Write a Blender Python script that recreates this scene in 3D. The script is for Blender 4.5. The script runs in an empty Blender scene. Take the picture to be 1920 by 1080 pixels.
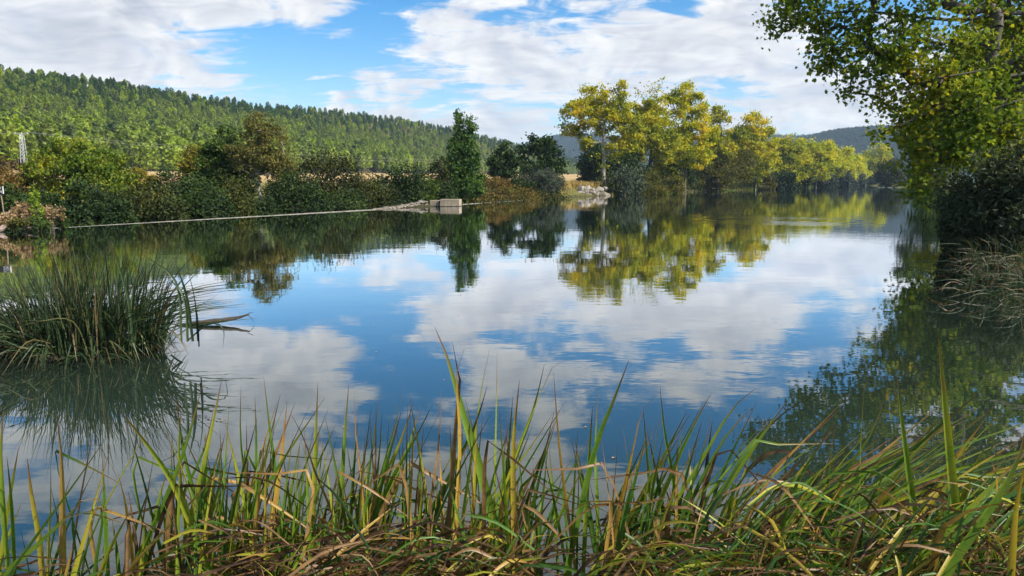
import bpy, math, random
import numpy as np
from mathutils import Vector

# ------------------------------------------------------------------ camera, sky, sun, exposure
scene = bpy.context.scene
COL = scene.collection
F, HZ, CAMH = 1371.0, 340.0, 2.5            # focal length in photo pixels, horizon row, eye height above the water
PITCH = math.atan((540.0 - HZ) / F)
cam_data = bpy.data.cameras.new('camera')
cam_data.sensor_width = 36.0
cam_data.lens = 36.0 * F / 1920.0
cam_data.clip_start = 0.05
cam_data.clip_end = 12000.0
cam = bpy.data.objects.new('camera', cam_data)
cam.location = (0, 0, CAMH)
cam.rotation_euler = (math.radians(90) - PITCH, 0, 0)
COL.objects.link(cam)
scene.camera = cam

SUN_AZ, SUN_EL = math.radians(114), math.radians(40)     # azimuth from +Y (view direction) towards +X
SUN_STRENGTH, SKY_STRENGTH = 5.0, 0.10
scene.view_settings.view_transform = 'Standard'
scene.view_settings.look = 'None'
scene.view_settings.exposure = 0.8
scene.view_settings.gamma = 1.0
scene.view_settings.use_curve_mapping = False
scene.cycles.max_bounces = 4
scene.cycles.diffuse_bounces = 2
scene.cycles.glossy_bounces = 3
scene.cycles.transmission_bounces = 3
scene.cycles.volume_bounces = 0
scene.cycles.use_adaptive_sampling = True
scene.cycles.adaptive_threshold = 0.03
scene.cycles.caustics_reflective = False
scene.cycles.caustics_refractive = False

sun_data = bpy.data.lights.new('sun', 'SUN')
sun_data.energy = SUN_STRENGTH
sun_data.angle = math.radians(0.5)
sun_data.color = (1.0, 0.93, 0.80)
sun = bpy.data.objects.new('sun', sun_data)
sd_ = Vector((math.sin(SUN_AZ) * math.cos(SUN_EL), math.cos(SUN_AZ) * math.cos(SUN_EL), math.sin(SUN_EL)))
sun.rotation_euler = sd_.to_track_quat('Z', 'Y').to_euler()
sun.location = (60, 10, 60)
COL.objects.link(sun)


class NT:
    """small helper to write node trees"""
    def __init__(self, tree):
        self.t = tree; self.n = tree.nodes; self.l = tree.links

    def node(self, kind, **kw):
        nd = self.n.new(kind)
        for k, v in kw.items():
            setattr(nd, k, v)
        return nd

    def put(self, sock, v):
        if v is None:
            return
        if hasattr(v, 'is_output') or isinstance(v, bpy.types.NodeSocket):
            self.l.new(v, sock)
        elif isinstance(v, (tuple, list)) and sock.type == 'RGBA' and len(v) == 3:
            sock.default_value = (*v, 1.0)
        else:
            sock.default_value = v

    def m(self, op, a, b=None, c=None, clamp=False):
        nd = self.node('ShaderNodeMath', operation=op, use_clamp=clamp)
        self.put(nd.inputs[0], a)
        if b is not None: self.put(nd.inputs[1], b)
        if c is not None: self.put(nd.inputs[2], c)
        return nd.outputs[0]

    def step(self, x, lo, hi):
        nd = self.node('ShaderNodeMapRange', interpolation_type='SMOOTHSTEP')
        self.put(nd.inputs[0], x); self.put(nd.inputs[1], lo); self.put(nd.inputs[2], hi)
        nd.inputs[3].default_value = 0.0; nd.inputs[4].default_value = 1.0
        return nd.outputs[0]

    def mix(self, f, a, b, blend='MIX'):
        nd = self.node('ShaderNodeMix', data_type='RGBA', blend_type=blend)
        self.put(nd.inputs[0], f); self.put(nd.inputs[6], a); self.put(nd.inputs[7], b)
        return nd.outputs[2]

    def noise(self, vec, scale, detail=3.0, rough=0.5, dist=0.0, dims='3D'):
        nd = self.node('ShaderNodeTexNoise', noise_dimensions=dims)
        self.put(nd.inputs['Vector'], vec)
        nd.inputs['Scale'].default_value = scale
        nd.inputs['Detail'].default_value = detail
        nd.inputs['Roughness'].default_value = rough
        nd.inputs['Distortion'].default_value = dist
        return nd.outputs[0]

    def comb(self, x, y, z=0.0):
        nd = self.node('ShaderNodeCombineXYZ')
        self.put(nd.inputs[0], x); self.put(nd.inputs[1], y); self.put(nd.inputs[2], z)
        return nd.outputs[0]

    def mapping(self, vec, scale=(1, 1, 1), loc=(0, 0, 0), rot=(0, 0, 0)):
        nd = self.node('ShaderNodeMapping')
        self.put(nd.inputs[0], vec)
        nd.inputs[1].default_value = loc; nd.inputs[2].default_value = rot; nd.inputs[3].default_value = scale
        return nd.outputs[0]

    def ramp(self, f, stops):
        nd = self.node('ShaderNodeValToRGB')
        self.put(nd.inputs[0], f)
        el = nd.color_ramp.elements
        while len(el) < len(stops): el.new(0.5)
        for e, (p, c) in zip(el, stops):
            e.position = p; e.color = (*c, 1.0)
        return nd.outputs[0]


def pix_dir(px, py):
    """world direction seen at photo pixel (px, py)"""
    a, b = px - 960.0, 540.0 - py
    cp, sp = math.cos(PITCH), math.sin(PITCH)
    return np.array([a, F * cp + b * sp, -F * sp + b * cp])

def at_depth(px, py, y):
    d = pix_dir(px, py)
    return np.array([0, 0, CAMH]) + d * (y / d[1])

def at_z(px, py, z=0.0):
    d = pix_dir(px, py)
    return np.array([0, 0, CAMH]) + d * ((z - CAMH) / d[2])


def build_world():
    w = bpy.data.worlds.new('World')
    scene.world = w
    w.use_nodes = True
    w.node_tree.nodes.clear()
    w.cycles.sampling_method = 'MANUAL'; w.cycles.sample_map_resolution = 256
    k = NT(w.node_tree)
    tc = k.node('ShaderNodeTexCoord')
    sep = k.node('ShaderNodeSeparateXYZ'); k.l.new(tc.outputs['Generated'], sep.inputs[0])
    x, y, z = sep.outputs
    sky = k.node('ShaderNodeTexSky', sky_type='NISHITA')
    sky.sun_disc = False
    sky.sun_elevation = SUN_EL
    sky.sun_rotation = SUN_AZ
    sky.altitude = 500.0
    sky.air_density = 1.0; sky.dust_density = 0.3; sky.ozone_density = 2.0
    hs = k.node('ShaderNodeHueSaturation'); hs.inputs['Saturation'].default_value = 1.5
    k.l.new(sky.outputs[0], hs.inputs['Color'])
    skyc = k.mix(1.0, hs.outputs[0], (SKY_STRENGTH,) * 3, 'MULTIPLY')
    za = k.m('ABSOLUTE', z)
    az = k.m('ARCTAN2', x, y)
    hor = k.m('SQRT', k.m('ADD', k.m('MULTIPLY', x, x), k.m('MULTIPLY', y, y)))
    v = k.m('DIVIDE', za, k.m('MAXIMUM', hor, 0.02))
    # cloud deck: direction projected on a level sheet, so the clouds crowd together towards the horizon
    den = k.m('ADD', za, 0.13)
    u_, v_ = k.m('DIVIDE', x, den), k.m('DIVIDE', y, den)
    P = k.comb(u_, v_, 0.0)
    # where the banks of cloud and the blue gaps lie (azimuth, tangent of elevation)
    blobs = [  # photo px, py, radius px, radius py, weight
        (130, 60, 300, 110, .55), (420, 10, 300, 42, .40), (560, 110, 170, 75, -.40), (745, 40, 100, 55, -.22),
        (640, 20, 80, 30, -.10), (700, 150, 160, 30, .16), (930, 90, 150, 70, .22), (1040, 150, 150, 60, .30),
        (1250, 90, 190, 80, .50), (1420, 60, 170, 90, .30), (1370, 165, 70, 26, -.28), (1590, 190, 230, 75, .40),
        (850, 235, 320, 45, .28), (800, 195, 60, 22, -.15), (1560, 30, 60, 40, -.2),
        (480, -95, 230, 70, .50), (760, -70, 130, 60, -.38), (1000, -60, 170, 60, .20), (1290, -50, 170, 70, .10),
        (1290, 10, 60, 28, -.25), (1560, 60, 60, 60, -.2), (900, -140, 260, 50, -.06), (1180, -200, 220, 60, -.18), (640, -190, 200, 60, -.1), (900, -290, 420, 60, .22),
        (200, -200, 260, 100, .3), (700, -330, 320, 90, .32), (1350, -380, 350, 100, .30), (950, -480, 600, 110, .32), (1000, -230, 160, 50, .2), (300, -420, 400, 120, .3),
    ]
    AV = k.comb(az, v, 0.0)
    tot = None
    for px, py, rx, ry, wt in blobs:
        dd = pix_dir(px, py)
        a0 = math.atan2(dd[0], dd[1]); h0 = dd[2] / math.hypot(dd[0], dd[1])
        ra, rv = 1.75 * rx / F * math.cos(a0) ** 2, 1.75 * ry / F
        mp = k.mapping(AV, (1 / ra, 1 / rv, 1), (-a0 / ra, -h0 / rv, 0))
        gr = k.node('ShaderNodeTexGradient', gradient_type='QUADRATIC_SPHERE'); k.l.new(mp, gr.inputs[0])
        tot = k.m('MULTIPLY_ADD', gr.outputs['Fac'], wt * 1.25, 0.0 if tot is None else tot)
    # big shapes + streaky small cells
    n1 = k.noise(P, 0.9, 3.0, 0.58, 0.25, '2D')
    Pa = k.mapping(P, (1.0, 1.9, 1.0), (3.1, 7.7, 0), (0, 0, math.radians(-28)))
    n2 = k.noise(Pa, 3.6, 4.0, 0.62, 0.5, '2D')
    # finer billows in angle space so low clouds keep round tops
    A = k.comb(k.m('MULTIPLY', az, 1.0), k.m('MULTIPLY', v, 1.9), 0.0)
    n3 = k.noise(A, 9.0, 5.0, 0.6, 0.35, '2D')
    dens = k.m('ADD', k.m('ADD', k.m('MULTIPLY', n1, 0.50), k.m('MULTIPLY', n2, 0.85)), k.m('MULTIPLY', n3, 0.70))
    dens = k.m('ADD', k.m('SUBTRACT', dens, 0.93), tot)
    cover = k.step(dens, 0.0, 0.30)
    thick = k.step(dens, 0.22, 0.85)
    # soft relief: the same billows read a little towards the sun
    A2 = k.mapping(A, (1, 1, 1), (-0.012, -0.016, 0))
    n3b = k.noise(A2, 9.0, 3.0, 0.6, 0.35, '2D')
    relief = k.m('MULTIPLY_ADD', k.m('SUBTRACT', n3, n3b), 3.2, 0.5, clamp=True)
    lit = k.mix(relief, (0.43, 0.445, 0.49), (0.64, 0.63, 0.61))
    grey = k.mix(relief, (0.29, 0.305, 0.345), (0.47, 0.47, 0.485))
    ccol = k.mix(k.m('MULTIPLY', thick, 0.9), lit, grey)
    # pale veil low over the valley
    veil = k.m('MULTIPLY', k.m('EXPONENT', k.m('MULTIPLY', v, -16.0)), 0.75)
    base = k.mix(veil, skyc, (0.44, 0.50, 0.58))
    col = k.mix(k.m('MULTIPLY', cover, 0.96), base, ccol)
    bg = k.node('ShaderNodeBackground')
    k.l.new(col, bg.inputs[0]); bg.inputs[1].default_value = 1.0
    out = k.node('ShaderNodeOutputWorld')
    k.l.new(bg.outputs[0], out.inputs[0])

build_world()

# ------------------------------------------------------------------ materials
MATS = {}

def new_mat(name):
    m = bpy.data.materials.new(name); m.use_nodes = True
    m.node_tree.nodes.clear()
    MATS[name] = m
    return m, NT(m.node_tree)

def finish(k, shader):
    out = k.node('ShaderNodeOutputMaterial'); k.l.new(shader, out.inputs[0])

def add_shader(k, f, a, b):
    nd = k.node('ShaderNodeMixShader'); k.put(nd.inputs[0], f)
    k.l.new(a, nd.inputs[1]); k.l.new(b, nd.inputs[2]); return nd.outputs[0]

def leaf_mat(name, stops, patch=0.35, wn=0.55, transl=0.35, gloss=.008, grough=.6, vary=.2):
    """foliage: colour from a per-leaf random value and slow patches through the crown"""
    m, k = new_mat(name)
    geo = k.node('ShaderNodeNewGeometry'); tc = k.node('ShaderNodeTexCoord')
    oi = k.node('ShaderNodeObjectInfo')
    off = k.node('ShaderNodeVectorMath', operation='ADD'); k.l.new(tc.outputs['Object'], off.inputs[0])
    k.l.new(k.comb(k.m('MULTIPLY', oi.outputs['Random'], 37.0), 0.0, 0.0), off.inputs[1])
    n = k.noise(off.outputs[0], patch, 2.0, 0.6)
    n = k.m('MULTIPLY_ADD', k.m('SUBTRACT', n, 0.5), 2.0, 0.5)
    f = k.m('ADD', k.m('MULTIPLY', n, wn), k.m('MULTIPLY', geo.outputs['Random Per Island'], 1.0 - wn), clamp=True)
    col = k.ramp(f, stops)
    tv = k.m('MULTIPLY_ADD', oi.outputs['Random'], vary, 1.0 - vary * .5)
    col = k.mix(1.0, col, k.comb(tv, tv, k.m('MULTIPLY_ADD', oi.outputs['Random'], -vary * .4, 1.0 + vary * .2)), 'MULTIPLY')
    d = k.node('ShaderNodeBsdfDiffuse'); k.l.new(col, d.inputs[0])
    t = k.node('ShaderNodeBsdfTranslucent')
    k.l.new(k.mix(1.0, col, (1.25, 1.15, 0.6), 'MULTIPLY'), t.inputs[0])
    s = add_shader(k, transl, d.outputs[0], t.outputs[0])
    g = k.node('ShaderNodeBsdfGlossy'); g.inputs['Roughness'].default_value = grough
    g.inputs[0].default_value = (0.8, 0.8, 0.7, 1)
    s = add_shader(k, gloss, s, g.outputs[0])
    finish(k, s)
    return m

G_DARK, G_MID, G_OLIVE = (.016, .032, .012), (.045, .085, .018), (.10, .115, .022)
Y_GREEN, YELLOW, GOLD, RUST = (.21, .23, .025), (.48, .36, .025), (.46, .25, .025), (.22, .085, .03)
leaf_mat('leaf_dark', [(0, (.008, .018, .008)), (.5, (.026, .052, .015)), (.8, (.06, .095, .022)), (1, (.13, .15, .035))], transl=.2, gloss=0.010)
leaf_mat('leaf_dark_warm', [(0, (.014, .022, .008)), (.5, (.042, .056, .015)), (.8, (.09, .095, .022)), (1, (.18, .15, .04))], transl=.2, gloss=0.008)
leaf_mat('leaf_grey', [(0, (.02, .032, .022)), (.5, (.06, .08, .055)), (1, (.17, .19, .14))], transl=.2, gloss=0.010)
leaf_mat('leaf_green', [(0, (.02, .045, .012)), (.5, (.055, .10, .022)), (.85, (.12, .16, .03)), (1, (.22, .20, .03))], transl=.3)
leaf_mat('leaf_poplar', [(0, (.02, .05, .014)), (.5, (.06, .125, .024)), (1, (.17, .24, .05))], transl=.3, gloss=0.008)
leaf_mat('leaf_crown_yellow', [(0, (.035, .075, .014)), (.4, (.09, .15, .022)), (.65, (.18, .22, .025)), (.85, (.38, .31, .022)), (1, (.46, .28, .02))], transl=.38)
leaf_mat('leaf_autumn', [(0, (.07, .12, .018)), (.3, (.20, .25, .024)), (.52, (.42, .43, .028)), (.78, (.72, .58, .03)), (1, (.68, .40, .025))], patch=.28, wn=.7, transl=.42)
leaf_mat('leaf_autumn_olive', [(0, (.07, .11, .018)), (.35, (.21, .25, .028)), (.65, (.40, .40, .03)), (1, (.68, .48, .025))], patch=.3, wn=.65, transl=.4)
leaf_mat('leaf_lime', [(0, (.12, .18, .02)), (.35, (.32, .38, .03)), (.7, (.58, .55, .035)), (1, (.72, .54, .03))], patch=.25, wn=.6, transl=.42)
leaf_mat('leaf_olive', [(0, (.035, .045, .012)), (.5, (.095, .10, .022)), (1, (.22, .19, .04))], transl=.3)
leaf_mat('leaf_brown', [(0, (.05, .065, .016)), (.5, (.14, .145, .032)), (.8, (.24, .19, .05)), (1, (.13, .17, .035))], transl=.3)
leaf_mat('leaf_rust', [(0, (.06, .05, .016)), (.5, (.16, .11, .03)), (1, (.32, .19, .06))], transl=.3)
leaf_mat('leaf_gold', [(0, (.06, .08, .014)), (.5, (.17, .16, .022)), (1, (.36, .27, .03))], transl=.35)
leaf_mat('leaf_plane', [(0, (.03, .06, .012)), (.45, (.10, .165, .022)), (.70, (.22, .26, .028)), (.86, (.46, .39, .022)), (.95, (.64, .44, .02)), (1, (.34, .12, .02))], patch=.30, wn=.55, transl=.48, gloss=.007)
leaf_mat('leaf_willow_dark', [(0, (.018, .028, .014)), (.5, (.055, .072, .035)), (1, (.17, .19, .095))], transl=.22, gloss=0.015, grough=.5)
leaf_mat('leaf_pine', [(0, (.075, .125, .026)), (.4, (.18, .25, .045)), (.75, (.30, .355, .07)), (1, (.41, .405, .10))], patch=.02, wn=.5, vary=.8, transl=.25, gloss=0.004)
leaf_mat('leaf_pine_shaded', [(0, (.025, .06, .02)), (.5, (.06, .115, .03)), (1, (.12, .17, .04))], patch=.02, wn=.4, vary=.7, transl=.2, gloss=0.004)  # pine foliage with cloud shadow put into its colour
leaf_mat('leaf_dry_weed', [(0, (.10, .075, .03)), (.45, (.30, .20, .09)), (.8, (.55, .40, .22)), (1, (.16, .20, .05))], patch=2.0, wn=.5, transl=.3)
leaf_mat('leaf_sapling', [(0, (.12, .22, .02)), (1, (.38, .50, .05))], transl=.45)
leaf_mat('leaf_far_wood', [(0, (.018, .035, .016)), (.5, (.045, .07, .025)), (1, (.11, .11, .035))], patch=.01, wn=.6, transl=.1, gloss=0.003)
leaf_mat('grass_straw', [(0, (.14, .11, .03)), (.5, (.36, .26, .09)), (.8, (.52, .38, .16)), (1, (.12, .16, .03))], patch=.2, wn=.5, transl=.3)
leaf_mat('grass_reed', [(0, (.06, .10, .02)), (.5, (.16, .21, .04)), (1, (.38, .36, .09))], patch=.2, wn=.5, transl=.35)
leaf_mat('water_weed', [(0, (.06, .16, .012)), (.6, (.13, .28, .02)), (1, (.24, .34, .05))], patch=.8, wn=.5, transl=.2, gloss=0.011)

def bark_mat(name, c0, c1, scale=6.0):
    m, k = new_mat(name)
    tc = k.node('ShaderNodeTexCoord')
    v = k.mapping(tc.outputs['Object'], (1, 1, .22))
    n = k.noise(v, scale, 5.0, .65)
    col = k.ramp(n, [(.3, c0), (.7, c1)])
    b = k.node('ShaderNodeBsdfPrincipled'); k.l.new(col, b.inputs['Base Color']); b.inputs['Roughness'].default_value = .85
    bp = k.node('ShaderNodeBump'); bp.inputs['Strength'].default_value = .5; bp.inputs['Distance'].default_value = .03
    k.l.new(n, bp.inputs['Height']); k.l.new(bp.outputs[0], b.inputs['Normal'])
    finish(k, b.outputs[0]); return m

bark_mat('bark', (.05, .04, .03), (.17, .14, .11))
bark_mat('bark_pale', (.16, .13, .10), (.42, .37, .30), 3.0)
bark_mat('bark_dark', (.018, .014, .010), (.06, .048, .036))
bark_mat('bark_plane', (.035, .030, .022), (.13, .11, .08), 2.5)
bark_mat('driftwood', (.012, .009, .007), (.085, .06, .04), 22.0)
bark_mat('weathered_wood', (.09, .065, .04), (.32, .24, .16), 12.0)

def rock_mat(name, c0, c1, scale=2.0, bump=.6):
    m, k = new_mat(name)
    tc = k.node('ShaderNodeTexCoord'); oi = k.node('ShaderNodeObjectInfo')
    n = k.noise(tc.outputs['Object'], scale, 7.0, .65, .3)
    col = k.ramp(n, [(.28, c0), (.68, c1)])
    tint = k.m('MULTIPLY_ADD', oi.outputs['Random'], .5, .72)
    col = k.mix(1.0, col, k.comb(tint, tint, tint), 'MULTIPLY')
    b = k.node('ShaderNodeBsdfPrincipled'); k.l.new(col, b.inputs['Base Color']); b.inputs['Roughness'].default_value = .9
    bp = k.node('ShaderNodeBump'); bp.inputs['Strength'].default_value = bump; bp.inputs['Distance'].default_value = .08
    k.l.new(n, bp.inputs['Height']); k.l.new(bp.outputs[0], b.inputs['Normal'])
    finish(k, b.outputs[0]); return m

rock_mat('stone_pale', (.07, .06, .045), (.34, .30, .25), 2.2)
rock_mat('stone_pink', (.28, .19, .15), (.56, .43, .36), 3.0)
rock_mat('wet_concrete', (.07, .065, .055), (.24, .225, .19), 1.2, .4)
rock_mat('stone_rubble', (.07, .06, .045), (.30, .26, .21), 3.0)

def concrete_mat():
    m, k = new_mat('concrete')
    tc = k.node('ShaderNodeTexCoord')
    n = k.noise(tc.outputs['Object'], 1.3, 6.0, .65)
    st = k.noise(k.mapping(tc.outputs['Object'], (5, 5, .35)), 1.6, 4.0, .6)      # rust-coloured runs down the face
    col = k.ramp(n, [(.3, (.20, .17, .13)), (.7, (.42, .36, .27))])
    col = k.mix(k.m('MULTIPLY', k.step(st, .45, .62), .6), col, (.30, .20, .08))
    so = k.node('ShaderNodeSeparateXYZ'); k.l.new(tc.outputs['Object'], so.inputs[0])
    damp = k.step(k.m('ADD', so.outputs[2], k.m('MULTIPLY', n, .12)),   .17, .08)         # algae line just above the water
    col = k.mix(damp, col, (.035, .035, .02))
    b = k.node('ShaderNodeBsdfPrincipled'); k.l.new(col, b.inputs['Base Color']); b.inputs['Roughness'].default_value = .85
    bp = k.node('ShaderNodeBump'); bp.inputs['Strength'].default_value = .3; bp.inputs['Distance'].default_value = .03
    k.l.new(n, bp.inputs['Height']); k.l.new(bp.outputs[0], b.inputs['Normal'])
    finish(k, b.outputs[0])
concrete_mat()

def plain_mat(name, col, rough=.6, metal=0.0):
    m, k = new_mat(name)
    tc = k.node('ShaderNodeTexCoord')
    n = k.noise(tc.outputs['Object'], 14.0, 4.0, .6)
    c = k.mix(k.m('MULTIPLY', n, .5), col, tuple(.6 * v for v in col))
    b = k.node('ShaderNodeBsdfPrincipled'); k.l.new(c, b.inputs['Base Color'])
    b.inputs['Roughness'].default_value = rough; b.inputs['Metallic'].default_value = metal
    finish(k, b.outputs[0])
plain_mat('galvanised_steel', (.42, .44, .46), .5, .6)
plain_mat('wire_grey', (.5, .5, .5), .5, .3)
plain_mat('sign_black', (.02, .02, .022))
plain_mat('sign_white', (.78, .77, .74))
plain_mat('leaf_litter', (.30, .20, .09), .8)

def ground_mat():
    m, k = new_mat('ground')
    geo = k.node('ShaderNodeNewGeometry')
    p = geo.outputs['Position']
    sep = k.node('ShaderNodeSeparateXYZ'); k.l.new(p, sep.inputs[0])
    n = k.noise(p, .035, 3.0, .55, .4)
    fine = k.noise(p, 1.1, 6.0, .7)
    rows = k.noise(k.mapping(p, (.006, .06, 1), rot=(0, 0, .5)), 1.0, 4.0, .6)
    field = k.ramp(rows, [(.35, (.46, .35, .16)), (.48, (.38, .24, .12)), (.55, (.50, .38, .18)), (.66, (.30, .29, .10))])
    soil = k.mix(k.step(n, .52, .62), field, (.30, .15, .08))
    bankc = k.ramp(fine, [(.3, (.05, .06, .018)), (.55, (.13, .13, .035)), (.75, (.30, .22, .09))])
    h = k.step(sep.outputs[2], 1.6, 3.0)
    col = k.mix(h, bankc, soil)
    col = k.mix(k.m('MULTIPLY', fine, .5), col, k.mix(1.0, col, (.55, .5, .42), 'MULTIPLY'))
    mud = k.step(sep.outputs[2], .35, -.1)
    col = k.mix(mud, col, (.045, .04, .025))
    b = k.node('ShaderNodeBsdfPrincipled'); k.l.new(col, b.inputs['Base Color']); b.inputs['Roughness'].default_value = .95
    b.inputs['Specular IOR Level'].default_value = .1
    bp = k.node('ShaderNodeBump'); bp.inputs['Strength'].default_value = .7; bp.inputs['Distance'].default_value = .15
    k.l.new(fine, bp.inputs['Height']); k.l.new(bp.outputs[0], b.inputs['Normal'])
    finish(k, b.outputs[0])
ground_mat()

def hill_mat(name, stops, scale=.05, bump=1.0):
    m, k = new_mat(name)
    geo = k.node('ShaderNodeNewGeometry')
    n = k.noise(geo.outputs['Position'], scale, 7.0, .68)
    col = k.ramp(n, stops)
    b = k.node('ShaderNodeBsdfPrincipled'); k.l.new(col, b.inputs['Base Color']); b.inputs['Roughness'].default_value = 1.0
    b.inputs['Specular IOR Level'].default_value = 0.0
    bp = k.node('ShaderNodeBump'); bp.inputs['Strength'].default_value = bump; bp.inputs['Distance'].default_value = 3.0
    k.l.new(n, bp.inputs['Height']); k.l.new(bp.outputs[0], b.inputs['Normal'])
    finish(k, b.outputs[0])
hill_mat('forest_floor', [(.3, (.05, .045, .02)), (.6, (.11, .085, .045)), (.8, (.19, .12, .07))], .08, .4)
hill_mat('far_hill_cover', [(.35, (.02, .032, .018)), (.5, (.04, .058, .026)), (.62, (.09, .09, .04)), (.75, (.16, .14, .08))], .02, .8)

def water_mat():
    m, k = new_mat('water')
    geo = k.node('ShaderNodeNewGeometry')
    p = geo.outputs['Position']
    big = k.noise(k.mapping(p, (.45, .9, 1)), 1.0, 2.0, .5)
    small = k.noise(k.mapping(p, (2.2, 4.2, 1)), 1.0, 2.0, .55)
    calm = k.step(k.noise(p, .09, 2.0, .5), .45, .72)                   # cat's paws: some patches carry more ripple
    hgt = k.m('ADD', k.m('MULTIPLY', big, .0032), k.m('MULTIPLY', k.m('MULTIPLY', small, .0012), k.m('MULTIPLY_ADD', calm, 1.4, .5)))
    # a faint ring of ripples out on the open pool
    sep = k.node('ShaderNodeSeparateXYZ'); k.l.new(p, sep.inputs[0])
    rp = at_z(1440, 412)
    dx = k.m('SUBTRACT', sep.outputs[0], float(rp[0])); dy = k.m('SUBTRACT', sep.outputs[1], float(rp[1]))
    r = k.m('SQRT', k.m('ADD', k.m('MULTIPLY', dx, dx), k.m('MULTIPLY', dy, dy)))
    ring = k.m('MULTIPLY', k.m('SINE', k.m('MULTIPLY', r, 5.5)), k.m('MULTIPLY', k.step(r, 9.0, 3.0), .0035))
    hgt = k.m('ADD', hgt, ring)
    bp = k.node('ShaderNodeBump'); bp.inputs['Strength'].default_value = 1.0; bp.inputs['Distance'].default_value = 1.0
    k.l.new(hgt, bp.inputs['Height'])
    body = k.mix(k.noise(p, .15, 3.0, .5), (.013, .024, .017), (.019, .031, .020))
    d = k.node('ShaderNodeBsdfDiffuse'); k.l.new(body, d.inputs[0])
    g = k.node('ShaderNodeBsdfGlossy'); g.inputs['Roughness'].default_value = .012
    g.inputs[0].default_value = (.97, .98, 1.0, 1)
    k.l.new(bp.outputs[0], g.inputs['Normal'])
    fr = k.node('ShaderNodeFresnel'); fr.inputs[0].default_value = 1.36
    s = add_shader(k, k.m('MINIMUM', k.m('MULTIPLY', fr.outputs[0], 1.9), .95), d.outputs[0], g.outputs[0])
    finish(k, s)
water_mat()

def blade_mat(name, stops, tip, gloss=.06, transl=.35):
    """sedge blades: UV x is the blade's own tone, UV y runs from root to tip"""
    m, k = new_mat(name)
    uv = k.node('ShaderNodeUVMap'); uv.uv_map = 'UVMap'
    sep = k.node('ShaderNodeSeparateXYZ'); k.l.new(uv.outputs[0], sep.inputs[0])
    tc = k.node('ShaderNodeTexCoord')
    n = k.noise(tc.outputs['Object'], 9.0, 3.0, .6)
    f = k.m('ADD', sep.outputs[0], k.m('MULTIPLY', k.m('SUBTRACT', n, .5), .34), clamp=True)
    tipf = k.step(k.m('ADD', sep.outputs[1], k.m('MULTIPLY', n, .22)), .86, 1.12)
    col = k.ramp(f, stops)
    spots = k.step(k.noise(tc.outputs['Object'], 75.0, 3.0, .65), .60, .68)
    col = k.mix(k.m('MULTIPLY', spots, .6), col, (.10, .05, .02))
    col = k.mix(tipf, col, tip)
    d = k.node('ShaderNodeBsdfDiffuse'); k.l.new(col, d.inputs[0])
    t = k.node('ShaderNodeBsdfTranslucent'); k.l.new(k.mix(1.0, col, (1.2, 1.15, .7), 'MULTIPLY'), t.inputs[0])
    s = add_shader(k, transl, d.outputs[0], t.outputs[0])
    g = k.node('ShaderNodeBsdfGlossy'); g.inputs['Roughness'].default_value = .42
    s = add_shader(k, gloss, s, g.outputs[0])
    finish(k, s)
blade_mat('blade', [(0, (.022, .055, .012)), (.25, (.06, .14, .018)), (.45, (.17, .26, .022)), (.6, (.35, .33, .03)), (.74, (.40, .245, .045)), (.86, (.27, .16, .07)), (1, (.045, .022, .011))], (.15, .065, .03), .025)
blade_mat('blade_shaded', [(0, (.012, .026, .011)), (.4, (.032, .060, .022)), (.65, (.075, .11, .04)), (.8, (.14, .12, .05)), (1, (.10, .055, .028))], (.08, .055, .025), .025, .25)  # shade on the island and right-bank sedge is put into these dark tones

# ------------------------------------------------------------------ mesh helpers
def mk_mesh(name, verts, groups, mats=(), uv=None, smooth=False):
    """verts (N,3); groups: list of (faces (M,k) int array, material slot)"""
    me = bpy.data.meshes.new(name)
    verts = np.asarray(verts, dtype=np.float32)
    loops, starts, totals, mi = [], [], [], []
    off = 0
    for f, slot in groups:
        f = np.asarray(f, dtype=np.int32)
        if f.size == 0: continue
        n, kk = f.shape
        loops.append(f.ravel()); starts.append(off + np.arange(n, dtype=np.int32) * kk)
        totals.append(np.full(n, kk, np.int32)); mi.append(np.full(n, slot, np.int32)); off += n * kk
    loops = np.concatenate(loops); starts = np.concatenate(starts); totals = np.concatenate(totals); mi = np.concatenate(mi)
    me.vertices.add(len(verts)); me.vertices.foreach_set('co', verts.ravel())
    me.loops.add(len(loops)); me.loops.foreach_set('vertex_index', loops)
    me.polygons.add(len(starts)); me.polygons.foreach_set('loop_start', starts)
    me.polygons.foreach_set('loop_total', totals); me.polygons.foreach_set('material_index', mi)
    me.polygons.foreach_set('use_smooth', np.full(len(starts), smooth))
    for m in mats: me.materials.append(MATS[m])
    if uv is not None:
        lay = me.uv_layers.new(name='UVMap')
        lay.data.foreach_set('uv', np.asarray(uv, np.float32)[loops].ravel())
    me.update(calc_edges=True)
    return me

def link(name, data, parent=None, loc=None):
    o = bpy.data.objects.new(name, data)
    COL.objects.link(o)
    if parent is not None: o.parent = parent
    if loc is not None: o.location = [float(v) for v in loc]
    return o

def tag(o, label=None, category=None, group=None, kind=None):
    if label: o['label'] = label
    if category: o['category'] = category
    if group: o['group'] = group
    if kind: o['kind'] = kind
    return o

def empty(name, loc, label, category, group=None):
    o = link(name, None, None, loc)
    o.empty_display_size = .3
    return tag(o, label, category, group)

def unit(v):
    return v / np.maximum(np.linalg.norm(v, axis=-1, keepdims=True), 1e-9)

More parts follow.
